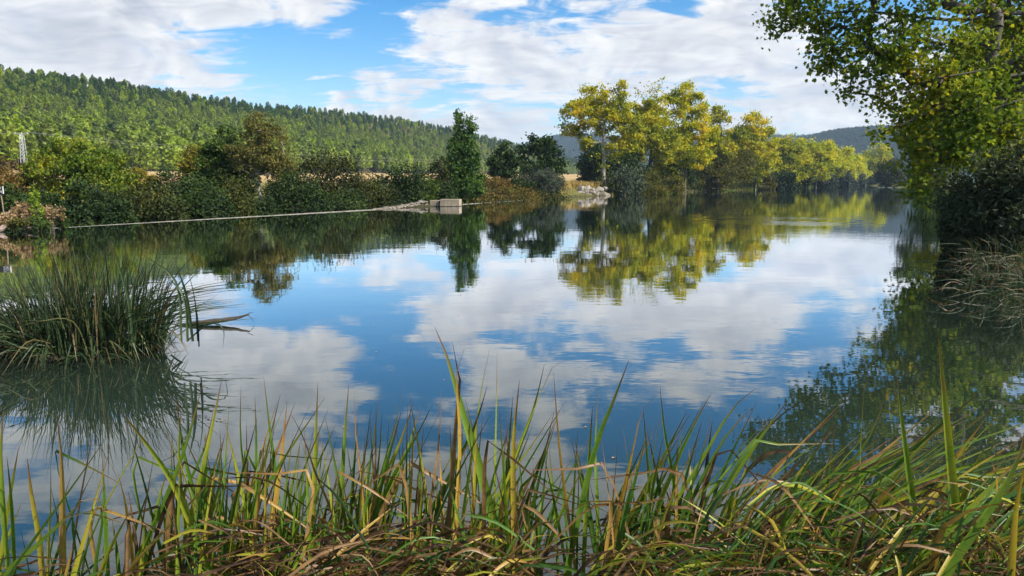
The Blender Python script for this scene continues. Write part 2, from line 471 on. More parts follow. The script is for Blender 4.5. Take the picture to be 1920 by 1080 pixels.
def tubes(p0, p1, r0, r1, k=5):
    """frusta from p0 to p1 as (verts, quads)"""
    p0, p1 = np.asarray(p0, float), np.asarray(p1, float)
    r0, r1 = np.asarray(r0, float), np.asarray(r1, float)
    E = len(p0)
    t = unit(p1 - p0)
    ref = np.where(np.abs(t[:, 2:3]) > .9, np.array([[1., 0, 0]]), np.array([[0, 0, 1.]]))
    a = unit(np.cross(t, ref)); b = np.cross(t, a)
    ang = np.arange(k) * 2 * math.pi / k
    ring = a[:, None] * np.cos(ang)[None, :, None] + b[:, None] * np.sin(ang)[None, :, None]
    v = np.stack([p0[:, None] + ring * r0[:, None, None], p1[:, None] + ring * r1[:, None, None]], 1).reshape(-1, 3)
    i = np.arange(k); j = (i + 1) % k
    q = np.stack([i, j, j + k, i + k], 1)[None] + (np.arange(E) * 2 * k)[:, None, None]
    return v, q.reshape(-1, 4)

def polytube(pts, radii, k=6):
    """one continuous tube along a polyline, closed at both ends"""
    pts = np.asarray(pts, float); n = len(pts)
    t = unit(np.gradient(pts, axis=0))
    ref = np.array([0, 0, 1.]) if abs(t[0, 2]) < .9 else np.array([1., 0, 0])
    a = unit(np.cross(t, ref)); b = np.cross(t, a)
    ang = np.arange(k) * 2 * math.pi / k
    v = (pts[:, None] + (a[:, None] * np.cos(ang)[None, :, None] + b[:, None] * np.sin(ang)[None, :, None]) * np.asarray(radii, float)[:, None, None]).reshape(-1, 3)
    i = np.arange(k); j = (i + 1) % k
    q = (np.stack([i, j, j + k, i + k], 1)[None] + (np.arange(n - 1) * k)[:, None, None]).reshape(-1, 4)
    v = np.vstack([v, pts[0], pts[-1]])
    c0, c1 = n * k, n * k + 1
    tri = np.vstack([np.stack([j, i, np.full(k, c0)], 1), np.stack([(n - 1) * k + i, (n - 1) * k + j, np.full(k, c1)], 1)])
    return v, q, tri

def boxes(lst):
    """list of (x0,x1,y0,y1,z0,z1)"""
    v, q = [], []
    for n, (x0, x1, y0, y1, z0, z1) in enumerate(lst):
        v += [(x0, y0, z0), (x1, y0, z0), (x1, y1, z0), (x0, y1, z0), (x0, y0, z1), (x1, y0, z1), (x1, y1, z1), (x0, y1, z1)]
        q += [[n * 8 + i for i in f] for f in ((0, 3, 2, 1), (4, 5, 6, 7), (0, 1, 5, 4), (1, 2, 6, 5), (2, 3, 7, 6), (3, 0, 4, 7))]
    return np.array(v, float), np.array(q)

RHOMB = np.array([(0, 0), (.42, .38), (0, 1), (-.42, .45)])                    # simple leaf, folded along its rib
NARROW = np.array([(0, 0), (.11, .4), (0, 1), (-.11, .4)])
LOBED = np.array([(0, 0), (.22, .04), (.50, .18), (.34, .36), (.52, .66), (.22, .60), (0, 1), (-.22, .60), (-.52, .66), (-.34, .36), (-.50, .18), (-.22, .04)])
SPRAY = np.array([(0, 0), (.30, .12), (.14, .30), (.48, .42), (.16, .56), (.30, .86), (0, .74), (-.22, 1), (-.18, .58), (-.46, .52), (-.16, .32), (-.34, .10)])

def leaves(cent, size, rng, tmpl=RHOMB, up=.5, droop=.25, out=None, fold=.18):
    """one small face per leaf, each with its own direction and tilt"""
    n = len(cent)
    d = rng.normal(size=(n, 3))
    if out is not None: d = d * .75 + out * 1.0
    d[:, 2] -= droop
    d = unit(d)
    nr = rng.normal(size=(n, 3)); nr[:, 2] += up * 2
    s = unit(np.cross(d, nr)); nn = np.cross(s, d)
    sz = (size * rng.uniform(.65, 1.3, n))[:, None, None]
    u, w = tmpl[:, 0][None, :, None], tmpl[:, 1][None, :, None]
    v = cent[:, None] + (s[:, None] * u + d[:, None] * (w - .45) + nn[:, None] * (np.abs(u) * fold * 2 - fold * .3)) * sz
    kk = len(tmpl)
    f = np.arange(n * kk).reshape(n, kk)
    return v.reshape(-1, 3), f

def in_lobes(lobes, n, rng, shell=2.0):
    """points in a union of ellipsoids (cx,cy,cz,rx,ry,rz), crowded towards their skins"""
    lobes = np.asarray(lobes, float)
    vol = np.prod(lobes[:, 3:], axis=1) ** (2 / 3); vol = vol / vol.sum()
    pick = rng.choice(len(lobes), n, p=vol)
    d = unit(rng.normal(size=(n, 3)))
    r = rng.uniform(.02, 1, n) ** (1 / (1 + shell))
    return lobes[pick, :3] + d * r[:, None] * lobes[pick, 3:]

def skeleton(trunk, centers, rng, trunk_r, sag=.08, tip=.012):
    """trunk polyline plus limbs that fork out to every foliage clump; returns tube data"""
    base = np.array(trunk[0], float)
    nodes = [np.array(p, float) for p in trunk]
    par = [-1] + list(range(len(trunk) - 1))
    start_ok = max(1, len(trunk) // 3)
    axis = np.array(trunk[len(trunk) // 2], float)
    order = np.argsort(np.linalg.norm(centers - axis, axis=1))
    ends = []
    for ci in order:
        c = centers[ci]
        arr = np.array(nodes)
        dist = np.linalg.norm(arr - c, axis=1)
        cost = dist + np.maximum(0, np.linalg.norm(arr - base, axis=1) - np.linalg.norm(c - base)) * 1.5 + np.maximum(0, arr[:, 2] - c[2]) * .35
        cost[:start_ok] += 1e3
        p = int(np.argmin(cost)); L = dist[p]
        a = nodes[p]
        m1 = a + (c - a) * .38 + np.array([0, 0, sag * L]) + rng.normal(size=3) * L * .05
        m2 = a + (c - a) * .72 + np.array([0, 0, sag * L * .7]) + rng.normal(size=3) * L * .05
        nodes += [m1, m2, c]
        q = len(nodes)
        par += [p, q - 3, q - 2]
        ends.append(q - 1)
    cnt = np.zeros(len(nodes))
    for e in ends: cnt[e] = 1
    for i in range(len(nodes) - 1, 0, -1): cnt[par[i]] += max(cnt[i], .2) if i >= len(trunk) else 0
    for i in range(len(trunk) - 1, 0, -1): cnt[i - 1] += cnt[i]
    cnt = np.maximum(cnt, .3)
    rad = np.maximum(trunk_r * (cnt / cnt[0]) ** .52, tip)
    nodes = np.array(nodes)
    idx = np.arange(1, len(nodes)); pa = np.array(par[1:])
    r1 = rad[idx]; r0 = np.where(idx < len(trunk), rad[pa], np.minimum(rad[pa], r1 * 1.25))
    r0 = np.where(pa == 0, r0 * 1.25, r0)
    return nodes[pa], nodes[idx], r0, r1

def plant(name, label, category, base, lobes, leaf, leaf_size, n_leaf, bark='bark', trunk_top=None, trunk_r=.1, n_clump=60,
          clump_r=.5, seed=1, tmpl=RHOMB, droop=.25, up=.5, group=None, part=('trunk', 'crown'), shell=2.0, bare=0, sides=5, sag=.08, lean=(0, 0), fill=.25, stems=1, outf=.0):
    """tree or shrub: wood that forks to each clump + a crown of separate leaves. lobes are relative to base."""
    rng = np.random.default_rng(seed)
    top = trunk_top
    root = empty(name, base, label, category, group)
    lob = np.asarray(lobes, float)
    cen = in_lobes(lob, n_clump, rng, shell)
    cen = cen[cen[:, 2] > .08]
    segs = []
    splits = [cen] if stems == 1 else [cen[i::stems] for i in range(stems)]
    for si, cs in enumerate(splits):
        if len(cs) == 0: continue
        offx = rng.normal(size=2) * (.0 if stems == 1 else clump_r * .6)
        n = 6
        tr = []
        for i in range(n + 1):
            t = i / n
            w = rng.normal(size=2) * trunk_r * .5 * (i > 0)
            cm = cs.mean(0) * .6 if stems > 1 else np.array([lean[0], lean[1], 0])
            tr.append((offx[0] + cm[0] * t ** 1.5 + w[0], offx[1] + cm[1] * t ** 1.5 + w[1], -.35 + (top + .35) * t))
        segs.append(skeleton(tr, cs, rng, trunk_r, sag))
    p0, p1, r0, r1 = (np.concatenate([s[i] for s in segs]) for i in range(4))
    v, q = tubes(p0, p1, r0, r1, sides)
    link(part[0], mk_mesh(part[0], v, [(q, 0)], [bark], smooth=True), root)
    # leaves: gathered round the clumps, some loose ones through the body
    wts = rng.gamma(2.0, 1.0, len(cen))
    if bare: wts[np.argsort(-cen[:, 2])[:bare]] *= .08
    wts /= wts.sum()
    n1 = int(n_leaf * (1 - fill))
    pick = rng.choice(len(cen), n1, p=wts)
    pos = cen[pick] + rng.normal(size=(n1, 3)) * np.array([clump_r, clump_r, clump_r * .7]) * .55
    if fill > 0: pos = np.vstack([pos, in_lobes(lob, n_leaf - n1, rng, shell * .6)])
    pos = pos[pos[:, 2] > .02]
    ctr = lob[:, :3].mean(0)
    v, f = leaves(pos, leaf_size, rng, tmpl, up, droop, unit(pos - ctr) * outf if outf else None)
    link(part[1], mk_mesh(part[1], v, [(f, 0)], [leaf]), root)
    return root

def dome(w, h, d=None, rng=None, n=5, low=.0):
    """lobes of a rounded shrub of half width w and height h standing on the ground"""
    d = d or w
    L = [(0, 0, h * .48, w * .72, d * .72, h * .5)]
    for i in range(n):
        a = rng.uniform(0, 2 * math.pi); r = rng.uniform(.35, .72)
        hh = h * rng.uniform(.45, .9)
        L.append((math.cos(a) * w * r, math.sin(a) * d * r, hh * .5 + low, w * rng.uniform(.28, .45), d * rng.uniform(.28, .45), hh * .5))
    return L

# ------------------------------------------------------------------ ground, water, hills
W0 = at_z(118, 427)[:2]          # near end of the weir crest
WB = at_z(835, 387)[:2]          # concrete block
W1 = at_z(955, 377.5)[:2]        # far end of the weir
LEFT_FAR = [tuple(at_z(px, py)[:2]) for px, py in ((1060, 372), (1150, 366.5), (1260, 361), (1400, 356.5), (1500, 352), (1560, 349.5), (1610, 348))]
RIGHT = [tuple(at_z(px, py)[:2]) for px, py in ((1655, 348.5), (1690, 356), (1712, 372), (1735, 400), (1775, 450), (1800, 492), (1870, 545), (1940, 590))]
NEAR = [(7.6, 8.0), (6.4, 6.0), (4.2, 4.6), (2.2, 4.0), (.4, 3.5), (-1.5, 3.5), (-3.5, 3.2), (-8, 2.6), (-16, 5), (-26, 14), (-33, 27), (-31.5, 34)]
POINT = [tuple(at_z(px, py)[:2]) for px, py in ((-20, 437), (60, 434))]
SHORE = np.array([tuple(W1)] + LEFT_FAR + RIGHT + NEAR + POINT + [tuple(W0), tuple(WB)], float)

def seg_dist(P, a, b):
    ab = b - a
    t = np.clip(((P - a) @ ab) / (ab @ ab), 0, 1)
    return np.linalg.norm(P - (a + t[:, None] * ab), axis=1), t

def shore_dist(P):
    """distance to the pool's edge, negative on the water"""
    n = len(SHORE); best = np.full(len(P), 1e9); inside = np.zeros(len(P), bool)
    for i in range(n):
        a, b = SHORE[i], SHORE[(i + 1) % n]
        d, _ = seg_dist(P, a, b); best = np.minimum(best, d)
        c = ((a[1] > P[:, 1]) != (b[1] > P[:, 1]))
        xi = (b[0] - a[0]) * (P[:, 1] - a[1]) / (b[1] - a[1] + 1e-12) + a[0]
        inside ^= c & (P[:, 0] < xi)
    return np.where(inside, -best, best)

def sstep(x, a, b):
    t = np.clip((x - a) / (b - a), 0, 1); return t * t * (3 - 2 * t)

def wob(x, y, s, seed=0.0):
    return (np.sin(x * s + 1.3 + seed) * np.cos(y * s * 1.13 - .7 + seed) + .5 * np.sin(x * s * 2.3 - 2.1 + seed * 2) * np.cos(y * s * 2.07 + .4) + .25 * np.sin((x + y) * s * 4.7 + seed)) / 1.75

LBY = np.array([-100, 30, W0[1], WB[1], W1[1]] + [p[1] for p in LEFT_FAR] + [2000, 9000.])
LBX = np.array([-40, -33, W0[0], WB[0], W1[0]] + [p[0] for p in LEFT_FAR] + [1000, 5000.])
_wd = (np.array(W1) - np.array(W0)); _wl = np.linalg.norm(_wd); _wu = _wd / _wl; _wn = np.array([-_wu[1], _wu[0]])   # _wn points downstream

def ground_z(P):
    P = np.atleast_2d(np.asarray(P, float)); x, y = P[:, 0], P[:, 1]
    sd = shore_dist(P)
    z = np.where(sd < 0, np.maximum(-.25 + sd * .35, -1.6), -.25 + .95 * sstep(sd, 0, 3.2))
    near = (y < 9) & (x > -12)
    z = np.where((sd >= 0) & near, -.06 + .9 * sstep(sd, .1, 2.4), z)
    left = np.clip((np.interp(y, LBY, LBX) - x - 4) / 50, 0, 1)
    out = np.maximum(sd, 0)
    z = z + left * (.020 * np.clip(out - 10, 0, 160) + .009 * np.clip(y - 150, 0, 900) * sstep(out, 20, 120) * (1 - sstep(x, 60, 200)))
    # the bank by the tall yellow trees stands higher
    z = z + 1.7 * sstep(out, .5, 5) * left ** .2 * sstep(y, 84, 100) * (1 - sstep(y, 160, 220))
    # tailwater below the weir
    w = (P - np.array(W0)) @ _wu; dn = (P - np.array(W0)) @ _wn
    below = sstep(dn, -.4, .6) * (1 - sstep(dn, 7, 20)) * sstep(w, -8, 1) * (1 - sstep(w, _wl - 12, _wl + 4))
    z = z * (1 - below) + (-1.3) * below
    z = z + wob(x, y, .35) * .06 * (sd > .5) + wob(x, y, .03, 2.) * .8 * sstep(out, 25, 90)
    return z

def gz(x, y):
    return float(ground_z([(x, y)])[0])

def sinh_axis(a, b, c, n, s):
    """n values from a to b, crowded about c"""
    lo, hi = math.asinh((a - c) / s), math.asinh((b - c) / s)
    return c + s * np.sinh(np.linspace(lo, hi, n))

def build_ground():
    xs = sinh_axis(-3000, 4500, 0, 300, 22); ys = sinh_axis(-300, 7000, 25, 330, 55)
    X, Y = np.meshgrid(xs, ys)
    P = np.stack([X.ravel(), Y.ravel()], 1)
    v = np.column_stack([P, ground_z(P)])
    nx, ny = len(xs), len(ys)
    i = (np.arange(ny - 1)[:, None] * nx + np.arange(nx - 1)[None]).ravel()
    q = np.stack([i, i + 1, i + 1 + nx, i + nx], 1)
    tag(link('ground', mk_mesh('ground', v, [(q, 0)], ['ground'], smooth=True)), kind='structure')
build_ground()

def build_water():
    out = [tuple(W1)]
    out += [(x - 3, y + 4) for x, y in LEFT_FAR]
    out += [(280, 640), (330, 560)]
    out += [(x + 4, y) for x, y in RIGHT]
    out += [(9, 7), (6.0, 2.6), (.0, 1.4), (-5, 1.2), (-18, 1.0), (-34, 12), (-40, 30), (-32, 38)]
    out += [tuple(W0 - _wu * 1.5), tuple(WB)]
    v = [(x, y, 0.0) for x, y in out]
    f = np.arange(len(v))[None, ::-1]
    me = mk_mesh('water', v, [(f, 0)], ['water'])
    tag(link('water', me), kind='structure')
    # shallow tailwater below the weir
    a, b = np.array(W0), np.array(W1)
    c = [a + _wn * .2, b + _wn * .2 - _wu * 14, b + _wn * 12 - _wu * 14, a + _wn * 12]
    me = mk_mesh('water', [(p[0], p[1], -1.18) for p in c], [(np.arange(4)[None], 0)], ['water'])
    tag(link('lower_water', me), kind='structure')
build_water()

# pine hill on the left: a slope lofted from its foot line to its ridge
FOOT = np.array([(-330, 60), (-190, 120), (-119, 172), (-97, 260), (-75, 380), (-30, 600), (68, 900), (190, 1250)], float)
RIDGE_PX = [(-560, 68, 330), (-250, 102, 340), (-20, 141, 355), (450, 200, 500), (750, 232, 660), (950, 270, 860), (1085, 306, 1100), (1130, 325, 1350)]
RIDGE = np.array([at_depth(px, py, y) for px, py, y in RIDGE_PX])

def hill_surface(s, t):
    """s 0..1 along the valley, t 0 at the foot, 1 at the ridge, 1.5 behind it"""
    k_ = np.linspace(0, 1, len(FOOT))
    fx, fy = np.interp(s, k_, FOOT[:, 0]), np.interp(s, k_, FOOT[:, 1])
    rx, ry, rz = (np.interp(s, k_, RIDGE[:, i]) for i in range(3))
    x, y = fx + (rx - fx) * t, fy + (ry - fy) * t
    fz = ground_z(np.stack([fx.ravel(), fy.ravel()], 1)).reshape(np.shape(fx)) - .4
    tt = np.clip(t, 0, 1)
    prof = tt ** 1.08 * (1.0 - .10 * np.sin(tt * math.pi))
    z = fz + (rz - fz) * prof - np.maximum(t - 1, 0) * 60
    gully = wob(s * 620, t * 90, .055, .4) * 4.0 * np.sin(np.clip(t, 0, 1) * math.pi) + wob(x, y, .022, 1.) * 2.0 * sstep(t, .05, .3)
    return x, y, z + gully

def build_hill():
    ns, nt = 150, 40
    S, T = np.meshgrid(np.linspace(0, 1, ns), np.linspace(-.02, 1.5, nt))
    x, y, z = hill_surface(S, T)
    v = np.stack([x.ravel(), y.ravel(), z.ravel()], 1)
    i = (np.arange(nt - 1)[:, None] * ns + np.arange(ns - 1)[None]).ravel()
    q = np.stack([i, i + 1, i + 1 + ns, i + ns], 1)
    tag(link('hill', mk_mesh('hill', v, [(q, 0)], ['forest_floor'], smooth=True)), kind='structure')
build_hill()

FAR = []
def far_hill(name, ridge_px, depth, back=500, front=450, seed=0.):
    """a distant rounded hill; ridge given as photo columns and rows at one distance"""
    pts = np.array([at_depth(px, py, depth) for px, py in ridge_px])
    n, m = 120, 40
    k_ = np.linspace(0, 1, len(pts)); S = np.linspace(0, 1, n)
    rx, rz = np.interp(S, k_, pts[:, 0]), np.interp(S, k_, pts[:, 2])
    T = np.linspace(-1, 1, m)
    XX = np.repeat(rx[None], m, 0)
    YY = depth + np.where(T < 0, T * front, T * back)[:, None] + 0 * XX
    h = (np.cos(np.clip(np.abs(T), 0, 1) * math.pi) * .5 + .5)[:, None]
    ZZ = rz[None] * h + wob(XX, YY, .011, seed) * 9 * h * (1 - h) * 4 + wob(XX, YY, .05, seed) * 1.5 * h - 3
    v = np.stack([XX.ravel(), YY.ravel(), ZZ.ravel()], 1)
    i = (np.arange(m - 1)[:, None] * n + np.arange(n - 1)[None]).ravel()
    q = np.stack([i, i + 1, i + 1 + n, i + n], 1)
    tag(link(name, mk_mesh(name, v, [(q, 0)], ['far_hill_cover'], smooth=True)), kind='structure')
    FAR.append((XX, YY, ZZ, T))
far_hill('far_hill', [(860, 330), (960, 285), (1020, 262), (1075, 254), (1150, 262), (1260, 272), (1380, 262), (1450, 258), (1560, 262), (1700, 280), (1800, 330)], 2600, 600, 700, .7)
far_hill("far_hill", [(1380, 330), (1440, 296), (1500, 262), (1560, 248), (1640, 240), (1720, 238), (1850, 250), (2000, 280), (2200, 330)], 1700, 500, 450, 2.1)

# ------------------------------------------------------------------ woods made of many like trees
def pine_parts(seed, h=12.0, dark=False, clear=.3):
    rng = np.random.default_rng(seed)
    lean = rng.normal(size=2) * .25
    pts = [(lean[0] * t ** 2, lean[1] * t ** 2, h * t * .97) for t in np.linspace(0, 1, 6)]
    tv, tq, tt = polytube(pts, np.linspace(.17, .03, 6), 5)
    cen, out = [], []
    lev = 14
    for i in range(lev):
        t = i / (lev - 1)
        z = h * (clear + (1 - clear) * t) 
        r = h * .235 * (1 - t) ** .6 * (1 - .4 * (1 - t) ** 4) + .25
        if seed % 2: r = h * .21 * math.sqrt(max(0.0, 1 - (1.9 * (t - .42)) ** 2 * .78)) + .2      # round-headed
        nb = 6 if t < .8 else 4
        a0 = rng.uniform(0, 6.28)
        for b in range(nb):
            a = a0 + b * 6.283 / nb + rng.normal() * .25
            rr = r * rng.uniform(.7, 1.15)
            for f in (.35, .6, .8, 1.0):
                cen.append((math.cos(a) * rr * f, math.sin(a) * rr * f, z + rr * f * .22 + rng.normal() * .12))
                out.append((math.cos(a), math.sin(a), .45))
    cen, out = np.array(cen), np.array(out)
    lv, lf = leaves(cen, 1.2, rng, SPRAY * np.array([1.0, 1.0]), .9, -.15, out, .12)
    return (tv, tq, tt), (lv, lf)

PINES = []
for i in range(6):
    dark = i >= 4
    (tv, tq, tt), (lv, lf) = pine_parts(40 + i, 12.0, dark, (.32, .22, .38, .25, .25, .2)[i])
    lm = 'leaf_pine_shaded' if dark else 'leaf_pine'
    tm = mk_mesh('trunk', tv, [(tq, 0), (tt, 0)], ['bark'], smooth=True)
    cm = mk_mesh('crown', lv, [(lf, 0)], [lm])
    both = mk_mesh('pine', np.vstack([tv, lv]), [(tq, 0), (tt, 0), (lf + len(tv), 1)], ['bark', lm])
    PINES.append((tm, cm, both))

def scatter(name, pts, scale, rot, meshes, var, label, category):
    """ONE stuff object: a cloud of points, each carrying one of the given tree meshes"""
    me = bpy.data.meshes.new(name)
    me.vertices.add(len(pts)); me.vertices.foreach_set('co', np.asarray(pts, np.float32).ravel())
    for nm, arr, ty in (('tree_scale', scale, 'FLOAT'), ('tree_turn', rot, 'FLOAT'), ('tree_kind', var, 'INT')):
        at = me.attributes.new(nm, ty, 'POINT')
        at.data.foreach_set('value', np.asarray(arr, np.float32 if ty == 'FLOAT' else np.int32))
    o = tag(link(name, me), label, category, kind='stuff')
    ng = bpy.data.node_groups.new(name, 'GeometryNodeTree')
    ng.interface.new_socket(name='Geometry', in_out='INPUT', socket_type='NodeSocketGeometry')
    ng.interface.new_socket(name='Geometry', in_out='OUTPUT', socket_type='NodeSocketGeometry')
    N, Lk = ng.nodes, ng.links
    gi, go = N.new('NodeGroupInput'), N.new('NodeGroupOutput')
    join = N.new('GeometryNodeJoinGeometry')
    def attr(nm, ty):
        a = N.new('GeometryNodeInputNamedAttribute'); a.data_type = ty; a.inputs[0].default_value = nm; return a.outputs[0]
    for i, mm in enumerate(meshes):
        src = bpy.data.objects.new(name + '_source', mm)
        oi = N.new('GeometryNodeObjectInfo'); oi.inputs['Object'].default_value = src; oi.inputs['As Instance'].default_value = True
        cmp_ = N.new('FunctionNodeCompare'); cmp_.data_type = 'INT'; cmp_.operation = 'EQUAL'
        ins = [s for s in cmp_.inputs if s.type == 'INT']
        Lk.new(attr('tree_kind', 'INT'), ins[0]); ins[1].default_value = i
        ip = N.new('GeometryNodeInstanceOnPoints')
        Lk.new(gi.outputs[0], ip.inputs['Points']); Lk.new(cmp_.outputs[0], ip.inputs['Selection'])
        Lk.new(oi.outputs['Geometry'], ip.inputs['Instance'])
        cx = N.new('ShaderNodeCombineXYZ'); Lk.new(attr('tree_turn', 'FLOAT'), cx.inputs[2]); Lk.new(cx.outputs[0], ip.inputs['Rotation'])
        Lk.new(attr('tree_scale', 'FLOAT'), ip.inputs['Scale'])
        Lk.new(ip.outputs[0], join.inputs[0])
    Lk.new(join.outputs[0], go.inputs[0])
    md = o.modifiers.new('trees', 'NODES'); md.node_group = ng
    return o

def build_pines():
    rng = np.random.default_rng(11)
    n = 80000
    s, t = rng.uniform(.02, 1, n), rng.uniform(.0, 1.06, n)
    x, y, z = hill_surface(s, t)
    # thin to an even spacing of about four metres
    cell = {}
    keep = []
    dist = np.hypot(x, y)
    gap = np.where(dist < 230, 4.2, np.where(dist < 500, 3.5, 4.2))
    for i in range(n):
        g = gap[i]; key = (int(g * 10), int(x[i] // g), int(y[i] // g))
        if key in cell: continue
        cell[key] = 1; keep.append(i)
    keep = np.array(keep)
    px = 960 + F * x / np.maximum(y, 1)
    keep = keep[(px[keep] > -260) & (y[keep] > 100) & (wob(x[keep], y[keep], .11, 5.) + rng.normal(size=len(keep)) * .12 < .62)]
    x, y, z, t, dist = x[keep], y[keep], z[keep], t[keep], dist[keep]
    m = len(x)
    sc = rng.uniform(.60, 1.02, m) * (1 - .45 * sstep(t, .05, .5))
    rot = rng.uniform(0, 6.28, m)
    cloud_shade = rng.uniform(0, 1, m) + wob(x, y, .035, 3.) * .5 + sstep(t, .55, .95) * .75  # cloud shadow painted by tree choice: darker pines in patches and towards the crest
    var = np.where(cloud_shade > 1.02, rng.integers(4, 6, m), rng.integers(0, 4, m))
    pxx = 960 + F * x / y
    # the trees that show largest: front rows along the foot of the slope, inside the frame
    cand = np.where((pxx > 5) & (pxx < 840) & (t < .42))[0]
    big = cand[np.argsort(dist[cand])][:300]
    for i in big:
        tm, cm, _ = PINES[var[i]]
        front = t[i] < .10
        e = empty('pine_tree', (x[i], y[i], z[i]),
                  'pine in the front rows at the foot of the wooded hill' if front else 'pine on the lower slope of the wooded hill behind its front rows',
                  'pine tree', 'pines along the foot of the hill' if front else 'pines on the lower hill slope')
        e.rotation_euler = (0, 0, rot[i]); e.scale = (sc[i],) * 3
        link('trunk', tm, e); link('crown', cm, e)
    rest = np.setdiff1d(np.arange(m), big)
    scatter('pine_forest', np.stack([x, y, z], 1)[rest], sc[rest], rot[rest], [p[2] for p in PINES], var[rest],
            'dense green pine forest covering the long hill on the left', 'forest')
build_pines()

def build_far_woods():
    rng = np.random.default_rng(5)
    meshes = []
    for i in range(3):
        lob = [(0, 0, 4.2, 3.0, 3.0, 3.6), (1.4, .6, 3.4, 2.2, 2.2, 2.6), (-1.2, -1., 3.6, 2.3, 2.2, 2.8)]
        p = in_lobes(lob, 90, rng, 3.0)
        v, f = leaves(p, 1.9, rng, RHOMB, .6, .1)
        meshes.append(mk_mesh('round_tree', v, [(f, 0)], ['leaf_far_wood']))
    for j, (XX, YY, ZZ, T) in enumerate(FAR):
        m, n = XX.shape
        cnt = (5500, 6500)[j]
        a, b = rng.uniform(.12 * m, .56 * m, cnt), rng.uniform(.02 * n, .98 * n, cnt)
        ia, ib = np.minimum(a.astype(int), m - 2), np.minimum(b.astype(int), n - 2)
        fa, fb = a - ia, b - ib
        def bil(A): return A[ia, ib] * (1 - fa) * (1 - fb) + A[ia + 1, ib] * fa * (1 - fb) + A[ia, ib + 1] * (1 - fa) * fb + A[ia + 1, ib + 1] * fa * fb
        p = np.stack([bil(XX), bil(YY), bil(ZZ) - .6], 1)
        scatter('far_woodland', p, rng.uniform(.7, 1.5, cnt) * (1.5, 1.0)[j], rng.uniform(0, 6.28, cnt), meshes, rng.integers(0, 3, cnt),
                ('bluish woodland on the most distant hills behind the yellow trees', 'dark woodland on the rounded hill behind the far right trees')[j], 'woodland')
build_far_woods()

# ------------------------------------------------------------------ trees and shrubs along the far bank
def spot(px, y):
    return (px - 960.0) * (y * math.cos(PITCH) + CAMH * math.sin(PITCH)) / F, y

def shrub(name, label, px, top, hw, y, leaf, seed, size=.20, n=5200, tmpl=RHOMB, cat='shrub', group=None, base=None, depth=None, bark='bark_dark', up=.4, droop=.1, nl=6):
    x, y = spot(px, y)
    z0 = gz(x, y) if base is None else base
    h = at_depth(px, top, y)[2] - z0
    w = hw * y / F * 1.18; h *= 1.13
    size *= 1.2; n = int(n * 1.3)
    rng = np.random.default_rng(seed)
    return plant(name, label, cat, (x, y, z0), dome(w, h * .97, depth or w * .9, rng, nl), leaf, size, n, bark, h * .45, .05 + .012 * h,
                 70, min(w, h) * .26, seed, tmpl, droop, up, group, ('stems', 'foliage'), stems=3, fill=.3)

def tree(name, label, px, top, y, lobes, leaf, seed, size=.3, n=9000, tmpl=RHOMB, cat='tree', bark='bark', trunk=.5, tr=.22, clumps=90, cr=.9, bare=0, group=None, base=None, lean=(0, 0), fill=.12, droop=.25, shell=1.6):
    """lobes: (dx px, row px, half width px, half height px, depth factor) in the photograph's scale at that distance"""
    x, y = spot(px, y)
    z0 = gz(x, y) if base is None else base
    L = []
    for dx, row, rw, rh, df in lobes:
        p = at_depth(px + dx, row, y)
        w = rw * y / F
        L.append((p[0] - x, (df - 1) * 0.6 * w, p[2] - z0, w * 1.06, w * .85, rh * y / F * 1.05))
    n = int(n * 1.45); size *= 1.12
    h = at_depth(px, top, y)[2] - z0
    return plant(name, label, cat, (x, y, z0), L, leaf, size, n, bark, h * trunk, tr, clumps, cr, seed, tmpl, droop, .4, group, bare=bare, lean=lean, fill=fill, shell=shell)

DK = 'dark shrubs behind the weir'
shrub('shrub', 'rust-brown leafy shrub behind the sign at the left edge', 12, 300, 48, 56, 'leaf_rust', 101, .16, 5000)
tree('broadleaf_tree', 'broad low tree with yellow-topped green crown at the left, below the pylon', 150, 262, 57,
     [(-5, 300, 70, 36, 1.2), (-55, 322, 45, 34, .9), (55, 312, 42, 36, 1.0), (10, 340, 80, 36, .8), (-60, 350, 40, 34, 1.0), (70, 352, 35, 34, .9)],
     'leaf_crown_yellow', 102, .19, 12000, trunk=.5, tr=.16, clumps=120, cr=.55, shell=2.2)
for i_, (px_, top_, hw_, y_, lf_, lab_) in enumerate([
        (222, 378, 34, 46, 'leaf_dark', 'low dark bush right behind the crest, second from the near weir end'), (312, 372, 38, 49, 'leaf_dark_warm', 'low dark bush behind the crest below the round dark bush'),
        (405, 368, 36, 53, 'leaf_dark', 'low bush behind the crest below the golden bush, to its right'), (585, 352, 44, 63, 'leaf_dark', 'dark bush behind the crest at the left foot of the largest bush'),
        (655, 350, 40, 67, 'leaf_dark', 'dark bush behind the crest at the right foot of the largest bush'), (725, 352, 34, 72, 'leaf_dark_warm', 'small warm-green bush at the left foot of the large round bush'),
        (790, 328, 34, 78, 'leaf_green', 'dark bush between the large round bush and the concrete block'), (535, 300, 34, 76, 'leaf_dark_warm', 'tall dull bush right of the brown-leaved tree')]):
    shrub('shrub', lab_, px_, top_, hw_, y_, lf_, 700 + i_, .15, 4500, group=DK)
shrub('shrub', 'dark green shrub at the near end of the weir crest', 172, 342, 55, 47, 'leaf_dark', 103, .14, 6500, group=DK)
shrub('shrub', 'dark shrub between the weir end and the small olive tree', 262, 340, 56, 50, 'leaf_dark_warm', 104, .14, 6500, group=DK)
tree('broadleaf_tree', 'small olive-yellow tree right of the broad yellow-topped tree', 258, 318, 60, [(0, 345, 30, 26, 1), (-14, 360, 25, 24, .9), (16, 362, 24, 24, 1.1)],
     'leaf_gold', 105, .16, 4500, trunk=.5, tr=.09, clumps=60, cr=.4)
shrub('shrub', 'round very dark bush standing in front of the straw field', 325, 315, 42, 59, 'leaf_dark', 106, .15, 5500)
